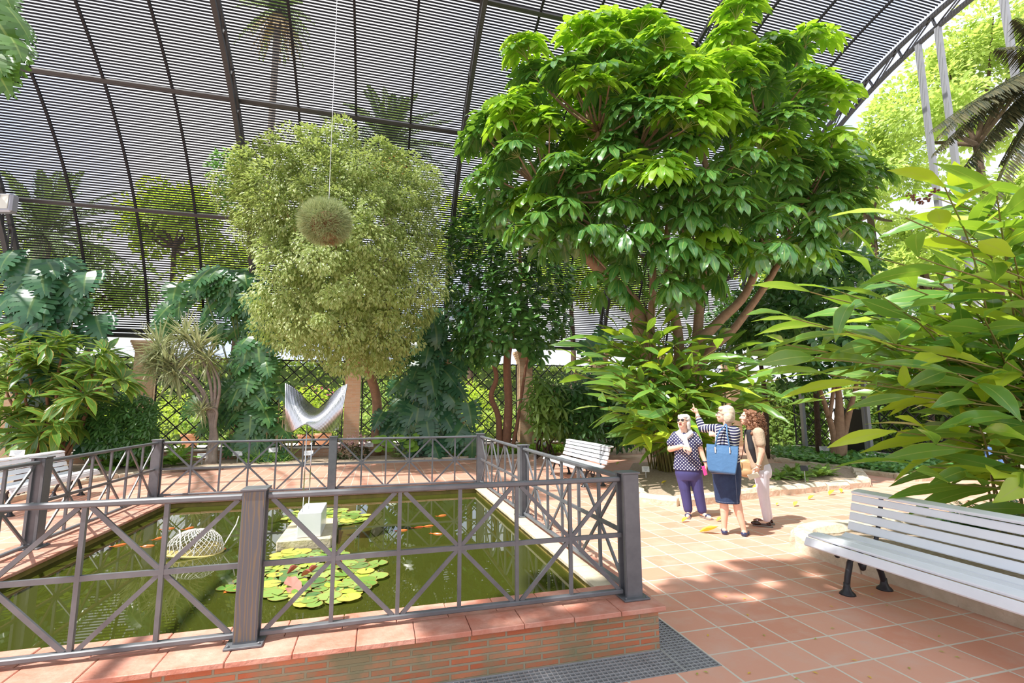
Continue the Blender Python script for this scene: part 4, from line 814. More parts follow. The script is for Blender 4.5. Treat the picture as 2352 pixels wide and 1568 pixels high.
for k in range(10):
    x, y = g0[0]+random.uniform(-.35, .35), g0[1]+random.uniform(-.15, .2); h = random.uniform(1.2, 2.3); cn.tube([(x, y, 0), (x+random.uniform(-.06, .06), y, h)], .018, 6)
    for j in range(5): a = random.uniform(0, 6.28); frond(lc, A([x, y, h]), A([math.cos(a), math.sin(a), .7]), .6, .5, 14, .2, .025, .2, .2, .006)
cn.build('canes', mat('pale_cane', (.42, .36, .2), .6), sp, smooth=True); lc.build('fronds', M_MIDS, sp)
lc = LC(); n = 6500; q = np.stack([rng.uniform(2.4, 6.3, n), rng.uniform(15.5, 16.5, n), rng.uniform(.1, .3, n)], 1); q[:, 1] += (q[:, 0]-2.4)*.09; lc.put(leaf_T(2, .7), q, norm(rdir(n)+UP*.2), norm(UP+rdir(n)*.4), rng.uniform(.07, .12, n)); tag(lc.build('ground_cover', leafmat('lime_cover', (.22, .44, .04), (.34, .55, .07), (.45, .65, .05), .3, .5)), 'bright lime green ground cover along the rear kerb', 'ground cover', kind='stuff')
PIV = [tuple(p) for p in ivy]; lc = LC(); c_ = np.mean(A(PIV), 0); q = [(c_[0]+(x-c_[0])*.95, c_[1]+(y-c_[1])*.93) for x, y in PIV]; pts = A(sample(q, 5200)); n = len(pts); pts[:, 0] = np.minimum(pts[:, 0], 14.15); P = np.column_stack([pts, rng.uniform(.1, .26, n)])
lc.put(leaf_T(2, .85, .35, .1, -.15), P, norm(rdir(n)*A([1, 1, .3])), norm(UP+rdir(n)*.5+A([0, -.4, 0])), rng.uniform(.10, .17, n)); tag(lc.build('ivy', leafmat('ivy_leaf', (.05, .20, .05), (.20, .42, .08), (.3, .5, .06), .25, .35)), 'ivy covering the bed round the multi-stemmed small tree', 'ivy', kind='stuff')
# ---------------------------------------------------------------- ginger clumps
M_GIN = leafmat('ginger_leaf', (.045, .15, .04), (.13, .31, .055), (.40, .62, .04), .36, .26, .55, (.30, .40, .10), .07, (.42, .46, .08), .93)
M_GINY = leafmat('young_ginger_leaf', (.34, .52, .04), (.45, .58, .05), (.5, .65, .03), .4, .3, .5, (.4, .48, .1), .07)
GT = leaf_T(8, .22, .52, .34, .13, .008)
def ginger(label, stems, L_, parent_base, nl=(7, 10), r=.014, young=.1, wm=(1.0, 1.35)):
    g = thing('shell_ginger', label, 'plant', tuple(parent_base)); lc = LC(); ly = LC(); st = LC()
    for (b0, tip) in stems:
        b0 = A(b0); tip = A(tip); h = tip[2]-b0[2]; hor = (tip-b0)*A([1, 1, 0]); P = smoothpath([b0, b0+hor*.16+UP*h*.50, b0+hor*.50+UP*h*.86, tip], 6)
        st.tube(P, np.linspace(r, r*.5, len(P)), 5); tg = norm(np.gradient(P, axis=0)); n = random.randint(*nl); hd = unit(hor) if np.linalg.norm(hor) > .2 else unit(A([random.uniform(-1, 1), random.uniform(-1, 1), 0])); sd_ = np.cross(hd, UP); tw_ = random.uniform(-.6, .6); sd_ = unit(sd_*math.cos(tw_)+np.cross(hd, sd_)*math.sin(tw_)); Y = random.random() < young
        for k in range(n):
            s = .38+.62*k/(n-1); i = min(int(s*(len(P)-1)), len(P)-1); sg = 1 if k % 2 else -1; f = k/(n-1)
            dd = unit(tg[i]*(.55+.5*f)+sd_*sg*(.95-.35*f)+UP*.12+rdir(1)[0]*.15); up = np.cross(np.cross(dd, UP), dd); up = unit(unit(up)+np.cross(dd, unit(up))*random.gauss(0, .75)-FH*.45); L2 = L_*random.uniform(.75, 1.12)*(1-.2*abs(f-.5))
            (ly if Y else lc).put(GT, [P[i]], [dd], [up], [[L2*random.uniform(*wm), L2, L2*random.uniform(.5, 1.5)]])
    lc.build('foliage', M_GIN, g)
    if ly.V: ly.build('bright_foliage', M_GINY, g)['label'] = 'yellow green young shoots'
    st.build('canes', M_STEMR, g); return g
cb = A([7.15, 10.55, .1]); cst = []
ct_poly = [(1310, 815), (1380, 770), (1450, 740), (1560, 790), (1680, 790), (1760, 800), (1830, 880), (1800, 950), (1700, 930), (1600, 960), (1540, 1010), (1470, 1030), (1400, 960), (1330, 900)]
for q in sample(ct_poly, 64, 24)+[(1530, 960), (1500, 1000), (1480, 985), (1560, 940), (1450, 980)]:
    b_ = edge_bulge(q, ct_poly); cst.append((cb+A([random.uniform(-.6, .6), random.uniform(-.4, .5), 0]), U(q[0], q[1], 10.7-1.5*b_+random.uniform(-.4, .8))))
for x, y in ((1455, 740), (1480, 705), (1440, 780), (1500, 690), (1520, 750), (1420, 760), (1545, 720), (1600, 760), (1650, 770), (1700, 790), (1750, 800)): cst.append((cb+A([-.3, .4, 0]), U(x, y, 11.2)))
ginger('broad leafy ginger clump behind the three women, under the umbrella tree', cst, .86, cb, (7, 10), .02, .16, (.78, 1.05))
rbse = A([6.9, 3.35, .1]); rst = []
lim = [(300, 2120), (400, 2010), (500, 1960), (600, 1900), (690, 1800), (780, 1800), (860, 1830), (950, 1960), (1050, 2080), (1130, 2200)]
tips = [(2170, 400, 4.5), (2290, 420, 4.4), (2080, 470, 4.7), (2010, 560, 4.9), (1930, 640, 5.0), (1820, 700, 5.1), (1860, 640, 4.9), (1800, 760, 5.2), (1870, 790, 4.8), (2110, 560, 4.4), (2230, 560, 4.3), (2330, 560, 4.2), (2040, 660, 4.6), (2150, 690, 4.3), (2260, 700, 4.2), (1960, 740, 4.7), (2060, 770, 4.4), (1990, 850, 4.6), (2100, 880, 4.3), (2200, 830, 4.1), (2310, 800, 4.1), (2060, 960, 4.4), (2150, 990, 4.2), (2250, 950, 4.1), (2340, 930, 4.0), (2180, 1080, 4.3), (2120, 1040, 4.4), (2300, 1060, 4.2), (2400, 700, 4.4), (2420, 500, 4.5), (2440, 850, 4.4), (2380, 420, 4.8), (1905, 830, 4.8), (1880, 720, 5.3), (2000, 600, 5.3), (2090, 720, 5.2), (2200, 480, 5.1), (2160, 620, 5.2), (2290, 620, 5.3), (2240, 800, 5.2), (2330, 720, 5.4), (2200, 720, 5.6), (2100, 820, 5.4), (2290, 900, 5.2)]
for x, y in sample([(2150, 400), (2352, 330), (2500, 450), (2500, 1050), (2200, 1080), (2000, 900), (1900, 720), (2000, 560)], 46, 34): tips.append((x, y, random.uniform(5.0, 6.2)))
for x, y, d in tips: rst.append((rbse+A([random.uniform(-.5, .9), random.uniform(-.9, .6), 0]), U(x, y+30, d)))
rg = ginger('huge backlit ginger plant filling the right edge above the near bench', rst, .70, rbse, (7, 10), .013, .22)
sd2 = MB(); c = U(2150, 435, 4.45)
for k in range(46):
    t = k/45; p = c+(U(2085, 445, 4.45)-c)*t+UP*(-.10*math.sin(t*math.pi)); p = p+rdir(1)[0]*.022; sd2.ell(p, random.uniform(.008, .013), 6)
sd2.build('seed_cluster', mat('brown_seed_husk', (.13, .05, .03), .7), rg, smooth=True)
# ---------------------------------------------------------------- small tree on the ivy bed and dark mass beyond
tp = U(1925, 1050, 14.3); tt = thing('small_tree', 'small multi-stemmed tree with pale trunk growing out of the ivy bed', 'tree', (tp[0], tp[1], .05)); b0 = A([tp[0], tp[1], .03])
trunk('trunk', [([b0, U(1926, 1000, 14.3), U(1928, 940, 14.3), U(1925, 860, 14.3), U(1935, 760, 14.3)], [.22, .17, .11, .06, .03]), ([b0+A([-.1, 0, 0]), U(1915, 1000, 14.3), U(1895, 930, 14.2), U(1880, 880, 14.1), U(1870, 800, 14)], [.15, .09, .065, .05, .03]), ([b0+A([.1, 0, 0]), U(1938, 1000, 14.3), U(1952, 940, 14.3), U(1968, 880, 14.3), U(1990, 780, 14.2)], [.15, .10, .08, .05, .03]), ([U(1905, 960, 14.2), U(1915, 880, 14.2), U(1905, 830, 14.2)], [.06, .05, .03])], M_BARK, tt, 10)
spoly = [(1760, 640), (1850, 570), (1960, 560), (2060, 620), (2100, 760), (2060, 880), (1960, 850), (1880, 880), (1800, 900), (1750, 800)]; lc = LC()
for q in sample(spoly, 300): palmate(U(q[0], q[1], 14.2-1.0*edge_bulge(q, spoly)+random.uniform(-.6, .6)), unit(UP*.7+rdir(1)[0]), .36, .45, 8, LT, lc)
lc.build('foliage', leafmat('dark_hand_leaf', (.03, .11, .04), (.09, .22, .06), (.2, .4, .05), .25, .28, .6), tt)
def cloud_tree(label, px, py, d, rx, rz, n, L_, m_, name='tree', trunk_r=.2, ry=None, cl=.5, h0=0.0, kind_='tree', sub=26, droop=.2):
    c = U(px, py, d); g = thing(name, label, kind_, (c[0], c[1], h0)); lc = LC(); br = []
    ry = ry or rx; v = rdir(sub); v[:, 2] = np.abs(v[:, 2])*1.3-.45; cs = c+v*A([rx, ry, rz])*rng.uniform(.45, .95, (sub, 1)); cs[:, 2] = np.maximum(cs[:, 2], .4)
    clumps(lc, cs, max(1, n//sub), cl*rx, L_, T3, droop, c, clipv=False)
    if trunk_r:
        tp_ = A([c[0], c[1], max(c[2]-rz*.4, .5)]); br.append(([A([c[0], c[1], h0]), A([c[0]+.1, c[1], tp_[2]*.6]), tp_], [trunk_r, trunk_r*.8, trunk_r*.6])); br += [([tp_, (tp_+q)/2+rdir(1)[0]*.25, q], [trunk_r*.5, trunk_r*.3, .03]) for q in cs[:10]]; trunk('trunk', br, M_BARKD, g, 7)
    lc.build('foliage', m_, g); return g
T3 = leaf_T(2, .6, .45, .15, .2)
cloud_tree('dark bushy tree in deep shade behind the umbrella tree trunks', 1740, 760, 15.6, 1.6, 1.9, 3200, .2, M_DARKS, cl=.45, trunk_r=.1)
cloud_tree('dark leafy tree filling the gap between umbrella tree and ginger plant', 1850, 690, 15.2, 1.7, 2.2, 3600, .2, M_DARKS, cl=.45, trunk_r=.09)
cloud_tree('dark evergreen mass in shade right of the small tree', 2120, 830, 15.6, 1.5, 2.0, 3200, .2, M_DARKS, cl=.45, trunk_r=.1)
# ================================================================ outside the vault
M_YG = leafmat('sunlit_yellow_green', (.30, .46, .05), (.46, .58, .09), (.55, .7, .06), .45, .5)
M_HEDGE = leafmat('hedge_green', (.25, .38, .06), (.42, .5, .1), (.4, .55, .06), .3, .5)
M_OUT = leafmat('outer_green', (.14, .28, .06), (.28, .42, .1), (.4, .55, .08), .35, .5)
M_PALM = leafmat('date_palm_green', (.12, .20, .07), (.22, .30, .11), (.25, .35, .08), .2, .4)
def hedge(label, x0, x1, y0, y1, h, n, L_=.16, m_=None):
    g = thing('hedge', label, 'hedge', ((x0+x1)/2, (y0+y1)/2, 0)); MB().box(((x0+x1)/2, (y0+y1)/2, h/2-.1), (x1-x0-.2, y1-y0-.2, h-.2)).build('inner_twigs', mat('hedge_core', (.07, .11, .03), .95), g)
    lc = LC(); q = np.stack([rng.uniform(x0, x1, n), rng.uniform(y0, y1, n), rng.uniform(.02, h, n)], 1); k = rng.integers(0, 3, n); q[k == 0, 1] = y0; q[k == 1, 2] = h; q[k == 2, 0] = x0; q += rdir(n)*.1
    lc.put(T3, q, rdir(n), norm(UP+A([0, -.8, 0])+rdir(n)*.5), rng.uniform(.7, 1.3, n)*L_); lc.build('foliage', m_ or M_HEDGE, g)
hedge('clipped yellow green hedge beyond the rear trellis', -16, 14, 25, 26, 1.25, 9000)
for i, (x, y, r, h, lab) in enumerate(((-13.2, 21.5, 1.3, 2.4, 'sunny shrub outside the leftmost trellis'), (-8.6, 22.0, 1.3, 2.6, 'sunny shrub outside, left of the dracaena pillar'), (-5.6, 21.5, 1.2, 2.3, 'sunny shrub outside behind the pale dracaena'), (-2.6, 22.5, 1.5, 2.7, 'sunny shrub outside behind the silver sculpture'), (.6, 21.8, 1.2, 2.5, 'sunny shrub outside behind the ficus trunk'), (3.6, 22.0, 1.5, 2.8, 'sunny shrub outside left of the rubber tree pillar'), (7.2, 21.5, 1.4, 2.9, 'sunny shrub outside right of the rubber tree pillar'), (11, 22, 1.7, 3.2, 'sunny shrub outside behind the ginger clump'))):
    g = thing('flowering_shrub', lab, 'shrub', (x, y, 0), group='shrubs outside the rear trellis'); lc = LC(); cs = A([x, y, h*.6])+rdir(16)*A([r, r*.7, h*.42])*rng.uniform(.5, 1, (16, 1)); cs[:, 2] = np.maximum(cs[:, 2], .35); clumps(lc, cs, 110, .55, .15, T3, .1, None, clipv=False); lc.build('foliage', M_YG if i % 2 else M_OUT, g); trunk('stems', [([(x, y, 0), (x+.1, y, h*.3), tuple(c)], [.05, .04, .02]) for c in cs[:6]], M_BARKD, g, 5)
    if i in (3, 6):
        lc = LC(); n = 60; lc.put(T3, A([x, y-.4, h*.8])+rdir(n)*A([.8, .3, .4]), rdir(n), UP, .12); lc.build('flowers', leafmat('magenta_flower', (.75, .08, .3), (.8, .15, .4), (.8, .1, .3), .3), g)
def palm(label, px, py, d, Ln, nf, trunk_r, m_, lw=.06, ll=.5, low=-.5, nl=46, name='palm_tree', droop=.5, skirt=False):
    c = U(px, py, d); g = thing(name, label, 'palm', (c[0], c[1], 0)); lc = LC(); dead = LC()
    trunk('trunk', [([(c[0], c[1], 0), (c[0]+.05, c[1], c[2]*.5), tuple(c-UP*.2)], [trunk_r*1.15, trunk_r, trunk_r])], M_BARKG, g, 10)
    for k in range(nf):
        a = 2.4*k+random.uniform(-.2, .2); el = math.radians(82)-(math.radians(82)-low)*(k/nf)**.9; frond(lc, c+UP*.05, A([math.cos(a)*math.cos(el), math.sin(a)*math.cos(el), math.sin(el)]), Ln*random.uniform(.85, 1.1), droop*random.uniform(.7, 1.2)*(1-.4*math.sin(max(el, 0))), nl, ll, lw, .25, .25, .035)
    lc.build('fronds', m_, g)
    if skirt:
        for k in range(26): a = 2.4*k; frond(dead, c-UP*.3, A([math.cos(a), math.sin(a), -.9]), Ln*.9, .4, 24, ll*.7, lw, .6, .1, .03)
        dead.build('dead_skirt', leafmat('dry_frond', (.38, .26, .12), (.5, .38, .2), (.5, .4, .2), .2, .7), g)
    return g
palm('broad date palm seen through the laths at the far left', 100, 545, 25, 5.6, 46, .35, M_PALM, .075, .62)
palm('date palm with orange fruit stalks seen through the laths above the ficus', 895, 340, 30, 5.4, 44, .35, M_PALM, .08, .6)
palm('very tall fan palm seen through the laths at the top of the picture', 640, 20, 42, 3.9, 42, .3, leafmat('fan_palm_green', (.16, .26, .07), (.26, .36, .12), (.3, .4, .1), .25, .5), .12, .6, low=-.9, nl=26, skirt=True)
ob = bpy.data.objects['palm_tree.001']; lc = LC(); c = U(900, 350, 29.3); n = 400; lc.put(T3, c+rdir(n)*A([1.1, .5, .8])-UP*.9, rdir(n), UP, .28); lc.build('fruit_stalks', leafmat('orange_fruit', (.75, .38, .05), (.8, .5, .1), (.8, .4, .1), .2), ob)
cloud_tree('yellow green tree seen through the laths left of the ficus', 405, 520, 27, 2.9, 3.2, 5200, .30, M_YG, cl=.3, sub=34)
for i, (x, y, d, r, lab) in enumerate(((-20, 640, 27, 3.4, 'green tree through the lowest laths at the left edge'), (215, 650, 29, 3.0, 'green tree through the lowest laths right of the left arch'), (545, 650, 28, 3.0, 'green tree through the lowest laths behind the left monstera'), (1080, 560, 29, 3.2, 'yellowish tree through the laths between ficus and rubber tree'), (1310, 640, 28, 3.2, 'green tree through the laths right of the rubber tree'), (1480, 650, 30, 3.4, 'green tree through the laths behind the umbrella tree trunks'), (1660, 600, 29, 3.6, 'green tree through the laths right of the umbrella tree trunks'), (800, 700, 30, 3.0, 'green tree through the laths behind the ficus crown'))):
    cloud_tree(lab, x, y, d, r, 3.2, 3000, .30, (M_YG, M_OUT)[i % 2] if i != 3 else M_YG, cl=.36, name='garden_tree', sub=24)
for i, (x, y, d, r, rz, n, lab) in enumerate(((2230, 240, 25, 5.2, 6.0, 12000, 'big spring green tree beyond the open right end'), (1990, 420, 27, 3.8, 5.0, 6500, 'spring green tree just right of the umbrella tree'), (2130, 620, 26, 4.0, 3.4, 6000, 'lower spring green tree behind the ginger leaves'), (2420, 520, 22, 3.8, 4.5, 5000, 'spring green tree behind the dark palm fronds'))):
    g = cloud_tree(lab, x, y, d, r, rz, n, .32, leafmat('spring_leaf', (.30, .44, .09), (.48, .60, .16), (.56, .70, .14), .5, .5), cl=.21, name='spring_tree', sub=60, trunk_r=.28)
hedge('tall green hedge far behind the rear trellis', -26, 22, 30, 31.5, 4.2, 15000, .24, M_HEDGE)
hedge('shady hedge outside the far right corner of the rear wall', 15.6, 17.2, 15.5, 25, 2.4, 9000, .2, M_OUT)
hedge('tall hedge beyond the open right end', 21, 22.5, 4, 18, 2.6, 9000, .24, M_OUT)
hedge('low green hedge outside the open right end', 17.5, 19, 8, 15, 1.9, 8000, .18, M_OUT)
M_DFR = leafmat('dark_frond', (.018, .03, .015), (.09, .085, .035), (.14, .14, .05), .1, .6, .2)
c = U(2500, 120, 9.0); g = thing('kentia_palm', 'dark drooping feather palm fronds at the top right corner', 'palm', (c[0], c[1], 0)); lc = LC()
trunk('trunk', [([(c[0], c[1], 0), (c[0], c[1], c[2]*.5), tuple(c)], [.14, .12, .1])], M_BARKG, g, 9)
for tx, ty, dr in ((2180, 285, .18), (2200, 330, .25), (2260, 400, .35), (2330, 40, .1), (2350, 420, .4), (2290, 110, .15), (2240, 245, .2), (2420, 480, .5), (2380, 60, .2), (2700, 200, .3), (2600, 0, .3), (2650, 400, .5), (2210, 300, .3), (2300, 330, .35), (2330, 250, .2), (2280, 215, .12), (2350, 330, .3)):
    e = U(tx, ty, 8.8+random.uniform(-.5, .5)); v = e-c; Ln = np.linalg.norm(v); frond(lc, c, unit(v+UP*Ln*dr), Ln*1.04, dr, 74, .66, .042, .8, .0, .018, .1)
lc.build('fronds', M_DFR, g)
# near tree whose outer leaves reach into the top left corner
M_FIG = leafmat('lobed_fig_leaf', (.03, .10, .02), (.08, .2, .04), (.2, .4, .04), .22, .35, .5, (.2, .3, .08), .08)
g = thing('fig_tree', 'lobed dark green fig leaves reaching into the top left corner', 'tree', (-5.6, -.8, 0)); b0 = A([-5.6, -.8, 0]); lc = LC(); cen = A([.1, 1.1, 7.8])
trunk('trunk', [([b0, (-5.2, -.5, 2.5), (-4, .2, 5.2), (-2, .6, 6.8), tuple(cen)], [.3, .26, .2, .13, .06]), ([(-4, .2, 5.2), (-4.2, 1.6, 5.4), tuple(U(-40, 40, 4.8))], [.1, .06, .02]), ([(-4, .2, 5.2), (-1.5, -.2, 7), (1.2, .2, 8)], [.12, .08, .04]), ([(-2, 1, 6.8), (-.5, 2.4, 7.4), (1, 3.2, 7.8)], [.1, .06, .03])], M_BARKG, g)
n = 1500; q = cen+rdir(n)*A([4.7, 2.2, .9])*rng.uniform(.3, 1, (n, 1)); lc.put(MT, q, norm(rdir(n)-UP*.4), norm(UP+rdir(n)*.4), rng.uniform(.32, .48, n))  # unseen canopy, added and sized to shade the near bench and foreground
for x, y in ((10, 10), (35, 40), (15, 75), (45, 110), (20, 120), (5, 150), (30, 125), (-10, 60), (-20, 120), (8, 178), (-15, 20), (20, -10)): lc.put(MT, [U(x-20, y-25, 4.6+random.uniform(-.3, .3))], [unit(CR*.5-UP*.8+rdir(1)[0]*.3)], [unit(A([0, -.6, .7])+rdir(1)[0]*.3)], random.uniform(.26, .36))
lc.build('foliage', M_FIG, g)
M_WBENCH = mat('pale_stone_bench', (.78, .77, .75), .6); p = U(2130, 1002, 20.0); g = thing('stone_bench', 'pale backless bench outside the open end', 'bench', (p[0], p[1], 0)); MB().box((p[0], p[1], .45), (.6, 2.4, .12), None, .02).build('seat', M_WBENCH, g)
for s in (-.8, .8): MB().box((p[0], p[1]+s, .2), (.4, .3, .4)).build('leg', M_WBENCH, g)
# ================================================================ people
def blob(name, prims, vox, m_, parent, smooth=5, attr=None):
    mb = MB()
    for p in prims:
        if p[0] == 'c':
            a, b_, r0, r1 = A(p[1], float), A(p[2], float), p[3], p[4]; d = b_-a; Ln = max(np.linalg.norm(d), 1e-6); z = d/Ln; x = np.cross(z, A([.3, 1, .2])); x = unit(x); y = np.cross(z, x)
            pr = [(r0*math.sin(t), -r0*math.cos(t)) for t in np.linspace(.02, math.pi/2, 5)]+[(r1*math.sin(t), Ln-r1*math.cos(t)) for t in np.linspace(math.pi/2, math.pi-.02, 5)]
            mb.lathe(pr, a, 14, A([x, y, z]))
        elif p[0] == 'e': mb.ell(p[1], p[2], 18, p[3] if len(p) > 3 else None)
        elif p[0] == 'l':                            # stack of ellipses: (x, y, z, rx, ry)
            S = smoothpath3(p[1]); V = []; F = []; n = 26
            for (cx, cy, cz, rx, ry) in S:
                for k in range(n): a = 2*math.pi*k/n; V.append((cx+rx*math.cos(a), cy+ry*math.sin(a), cz))
            for i in range(len(S)-1):
                for k in range(n): k2 = (k+1) % n; F.append((i*n+k, i*n+k2, (i+1)*n+k2, (i+1)*n+k))
            F.append(tuple(range(n))[::-1]); F.append(tuple((len(S)-1)*n+k for k in range(n)))
            if S[0][2] > S[-1][2]: F = [f[::-1] for f in F]
            mb.add(V, F)
        elif p[0] == 'b': mb.box(p[1], p[2], p[3] if len(p) > 3 else None, p[4] if len(p) > 4 else 0)
    me = mb.mesh(name); o = bpy.data.objects.new(name, me); COL.objects.link(o)
    r = o.modifiers.new('r', 'REMESH'); r.mode = 'VOXEL'; r.voxel_size = vox; r.use_smooth_shade = True
    if smooth: s = o.modifiers.new('s', 'SMOOTH'); s.factor = .5; s.iterations = smooth
    dg = bpy.context.evaluated_depsgraph_get(); me2 = bpy.data.meshes.new_from_object(o.evaluated_get(dg)); bpy.data.objects.remove(o); bpy.data.meshes.remove(me)
    me2.name = name; me2.materials.clear()
    if attr:
        V = np.empty(len(me2.vertices)*3); me2.vertices.foreach_get('co', V); at = me2.attributes.new('sv', 'FLOAT', 'POINT'); at.data.foreach_set('value', attr(V.reshape(-1, 3)).astype(np.float32))
    me2.polygons.foreach_set('use_smooth', [True]*len(me2.polygons))
    return link(name, me2, m_, parent)
def smoothpath3(S):
    S = A(S, float); t = np.arange(len(S)); q = np.linspace(0, len(S)-1, (len(S)-1)*4+1)
    def cs(y):
        out = []
        for v in q:
            i = min(int(v), len(S)-2); f = v-i; a, b_, c, d = y[max(i-1, 0)], y[i], y[i+1], y[min(i+2, len(S)-1)]
            out.append(.5*((2*b_)+(-a+c)*f+(2*a-5*b_+4*c-d)*f*f+(-a+3*b_-3*c+d)*f**3))
        return out
    return np.stack([cs(S[:, k]) for k in range(5)], 1)
def headprims(c, F, Uv, s=1.0):
    F = unit(F); Rr = unit(np.cross(F, Uv)); Uh = np.cross(Rr, F); M = A([Rr, F, Uh]); q = lambda r, f, u: A(c)+s*(r*Rr+f*F+u*Uh); e = lambda p, r: ('e', p, A(r)*s, M)
    P = [e(q(0, -.01, .03), (.074, .092, .088)), e(q(0, .025, -.025), (.062, .066, .075)), e(q(0, .052, -.078), (.036, .034, .030)), e(q(0, .045, -.055), (.050, .045, .045)),
         ('c', q(0, .086, .012), q(0, .110, -.022), .009*s, .013*s), e(q(.016, .093, -.024), (.010, .010, .008)), e(q(-.016, .093, -.024), (.010, .010, .008)), e(q(0, .076, .032), (.055, .016, .012)),
         e(q(.040, .062, -.018), (.024, .026, .024)), e(q(-.040, .062, -.018), (.024, .026, .024)), e(q(.076, -.012, -.005), (.010, .020, .032)), e(q(-.076, -.012, -.005), (.010, .020, .032)), e(q(0, .088, -.052), (.024, .010, .009))]
    return P, q, M
def handprims(w, d, nrm, side, L_=.175, curl=.5, point=False):
    """palm, four bent fingers of different lengths and a thumb leaving the side of the palm"""
    d = unit(d); nrm = unit(A(nrm)-d*(A(nrm)@d)); s = np.cross(d, nrm)*side; k = L_/.18; P = []; w = A(w, float)
    pc = w+d*.048*k; P.append(('e', pc, (.040*k, .050*k, .015*k), A([s, d, nrm]))); P.append(('c', w, pc, .024*k, .026*k))
    for i, (off, fl) in enumerate(((-.030, .060), (-.010, .076), (.010, .080), (.030, .073))):
        cu = curl*(1.0+.12*(1-i)) if not (point and i == 3) else .04
        b0 = w+d*.082*k+s*off*k; a = cu*.9; p1 = b0+(d*math.cos(a)-nrm*math.sin(a)+s*off*1.2)*fl*.45*k; a += cu*1.1; p2 = p1+(d*math.cos(a)-nrm*math.sin(a))*fl*.33*k; a += cu*.9; p3 = p2+(d*math.cos(a)-nrm*math.sin(a))*fl*.26*k
        P += [('c', b0-d*.02*k, p1, .0098*k, .0092*k), ('c', p1, p2, .0092*k, .0084*k), ('c', p2, p3, .0084*k, .0072*k)]
    t0 = w+d*.028*k+s*.030*k; t1 = t0+(d*.6+s*.75-nrm*.25)*.042*k; t2 = t1+(d*.85+s*.2-nrm*.45*(.4+curl))*.036*k
    return P+[('c', t0-s*.01, t1, .0135*k, .0105*k), ('c', t1, t2, .0105*k, .0082*k)]
M_SKIN = mat('light_skin', (.70, .42, .30), .5, var=(.76, .49, .37), vscale=12); M_SKIN2 = mat('tanned_skin', (.62, .35, .22), .5, var=(.68, .42, .29), vscale=12)
M_LIP = mat('lips', (.50, .13, .12), .45); M_MOUTH = mat('open_mouth', (.16, .03, .03), .5); M_EYE = mat('eye_white', (.8, .8, .8), .3); M_IRIS = mat('iris', (.05, .03, .02), .2); M_DARKG = mat('dark_lens', (.02, .018, .02), .08); M_RIM = mat('thin_dark_rim', (.05, .04, .05), .3)
M_WHAIR = mat('white_hair', (.74, .72, .69), .6, var=(.58, .56, .53), vscale=40, bump=.35, bscale=45); M_BHAIR = mat('ash_blond_hair', (.70, .60, .47), .5, var=(.50, .41, .30), vscale=38, bump=.25, bscale=40); M_CHAIR = mat('curly_auburn_hair', (.17, .07, .035), .5, var=(.27, .125, .065), vscale=30, bump=.5)
M_NAVY = mat('navy_trousers', (.045, .045, .16), .7, var=(.055, .055, .19), vscale=6); M_DENIM = mat('dark_denim', (.012, .03, .085), .8, var=(.02, .045, .115), vscale=18, bump=.25, bscale=160); M_WTR = mat('white_trousers', (.74, .72, .80), .7, var=(.68, .66, .75), vscale=7, bump=.3, bscale=14)
M_SCARF = mat('white_scarf', (.82, .82, .85), .8, var=(.74, .74, .78), vscale=14, bump=.8, bscale=22); M_TAUPE = mat('taupe_knit', (.47, .36, .26), .85, var=(.43, .33, .235), vscale=9, bump=.3, bscale=40); M_BLACK = mat('black_knit', (.015, .015, .02), .8); M_BAGB = mat('blue_leather', (.06, .15, .30), .38, var=(.07, .17, .33), vscale=4, bump=.2, bscale=30); M_BAGT = mat('tan_quilted_leather', (.50, .33, .17), .45, var=(.44, .28, .14), vscale=24, bump=.12, bscale=30); M_SILV = mat('silver_clip', (.8, .8, .8), .2, 1.0); M_LOAF = mat('brown_patent', (.045, .015, .012), .12); M_SOLE = mat('grey_sole', (.22, .19, .17), .7); M_NSHOE = mat('navy_leather', (.03, .04, .10), .35)
def polka():
    m = mat('navy_white_dots', (.028, .028, .10), .8); nt = m.node_tree; b = nt.nodes['Principled BSDF']; l = nt.links.new; t = N(nt, 'ShaderNodeTexCoord'); s = N(nt, 'ShaderNodeSeparateXYZ'); c = N(nt, 'ShaderNodeCombineXYZ'); a = N(nt, 'ShaderNodeMath', operation='ADD'); d = N(nt, 'ShaderNodeMath', operation='SUBTRACT')
    l(t.outputs['Object'], s.inputs[0]); l(s.outputs[0], a.inputs[0]); l(s.outputs[2], a.inputs[1]); l(s.outputs[0], d.inputs[0]); l(s.outputs[2], d.inputs[1]); l(a.outputs[0], c.inputs[0]); l(d.outputs[0], c.inputs[1])
    v = N(nt, 'ShaderNodeTexVoronoi', Scale=20.5, Randomness=0.0); v.voronoi_dimensions = '2D'; l(c.outputs[0], v.inputs['Vector']); k = N(nt, 'ShaderNodeMath', operation='LESS_THAN'); l(v.outputs['Distance'], k.inputs[0]); k.inputs[1].default_value = .25
    mx = N(nt, 'ShaderNodeMix', data_type='RGBA'); l(k.outputs[0], mx.inputs[0]); mx.inputs[6].default_value = (.028, .028, .10, 1); mx.inputs[7].default_value = (.85, .84, .80, 1); l(mx.outputs[2], b.inputs['Base Color']); return m
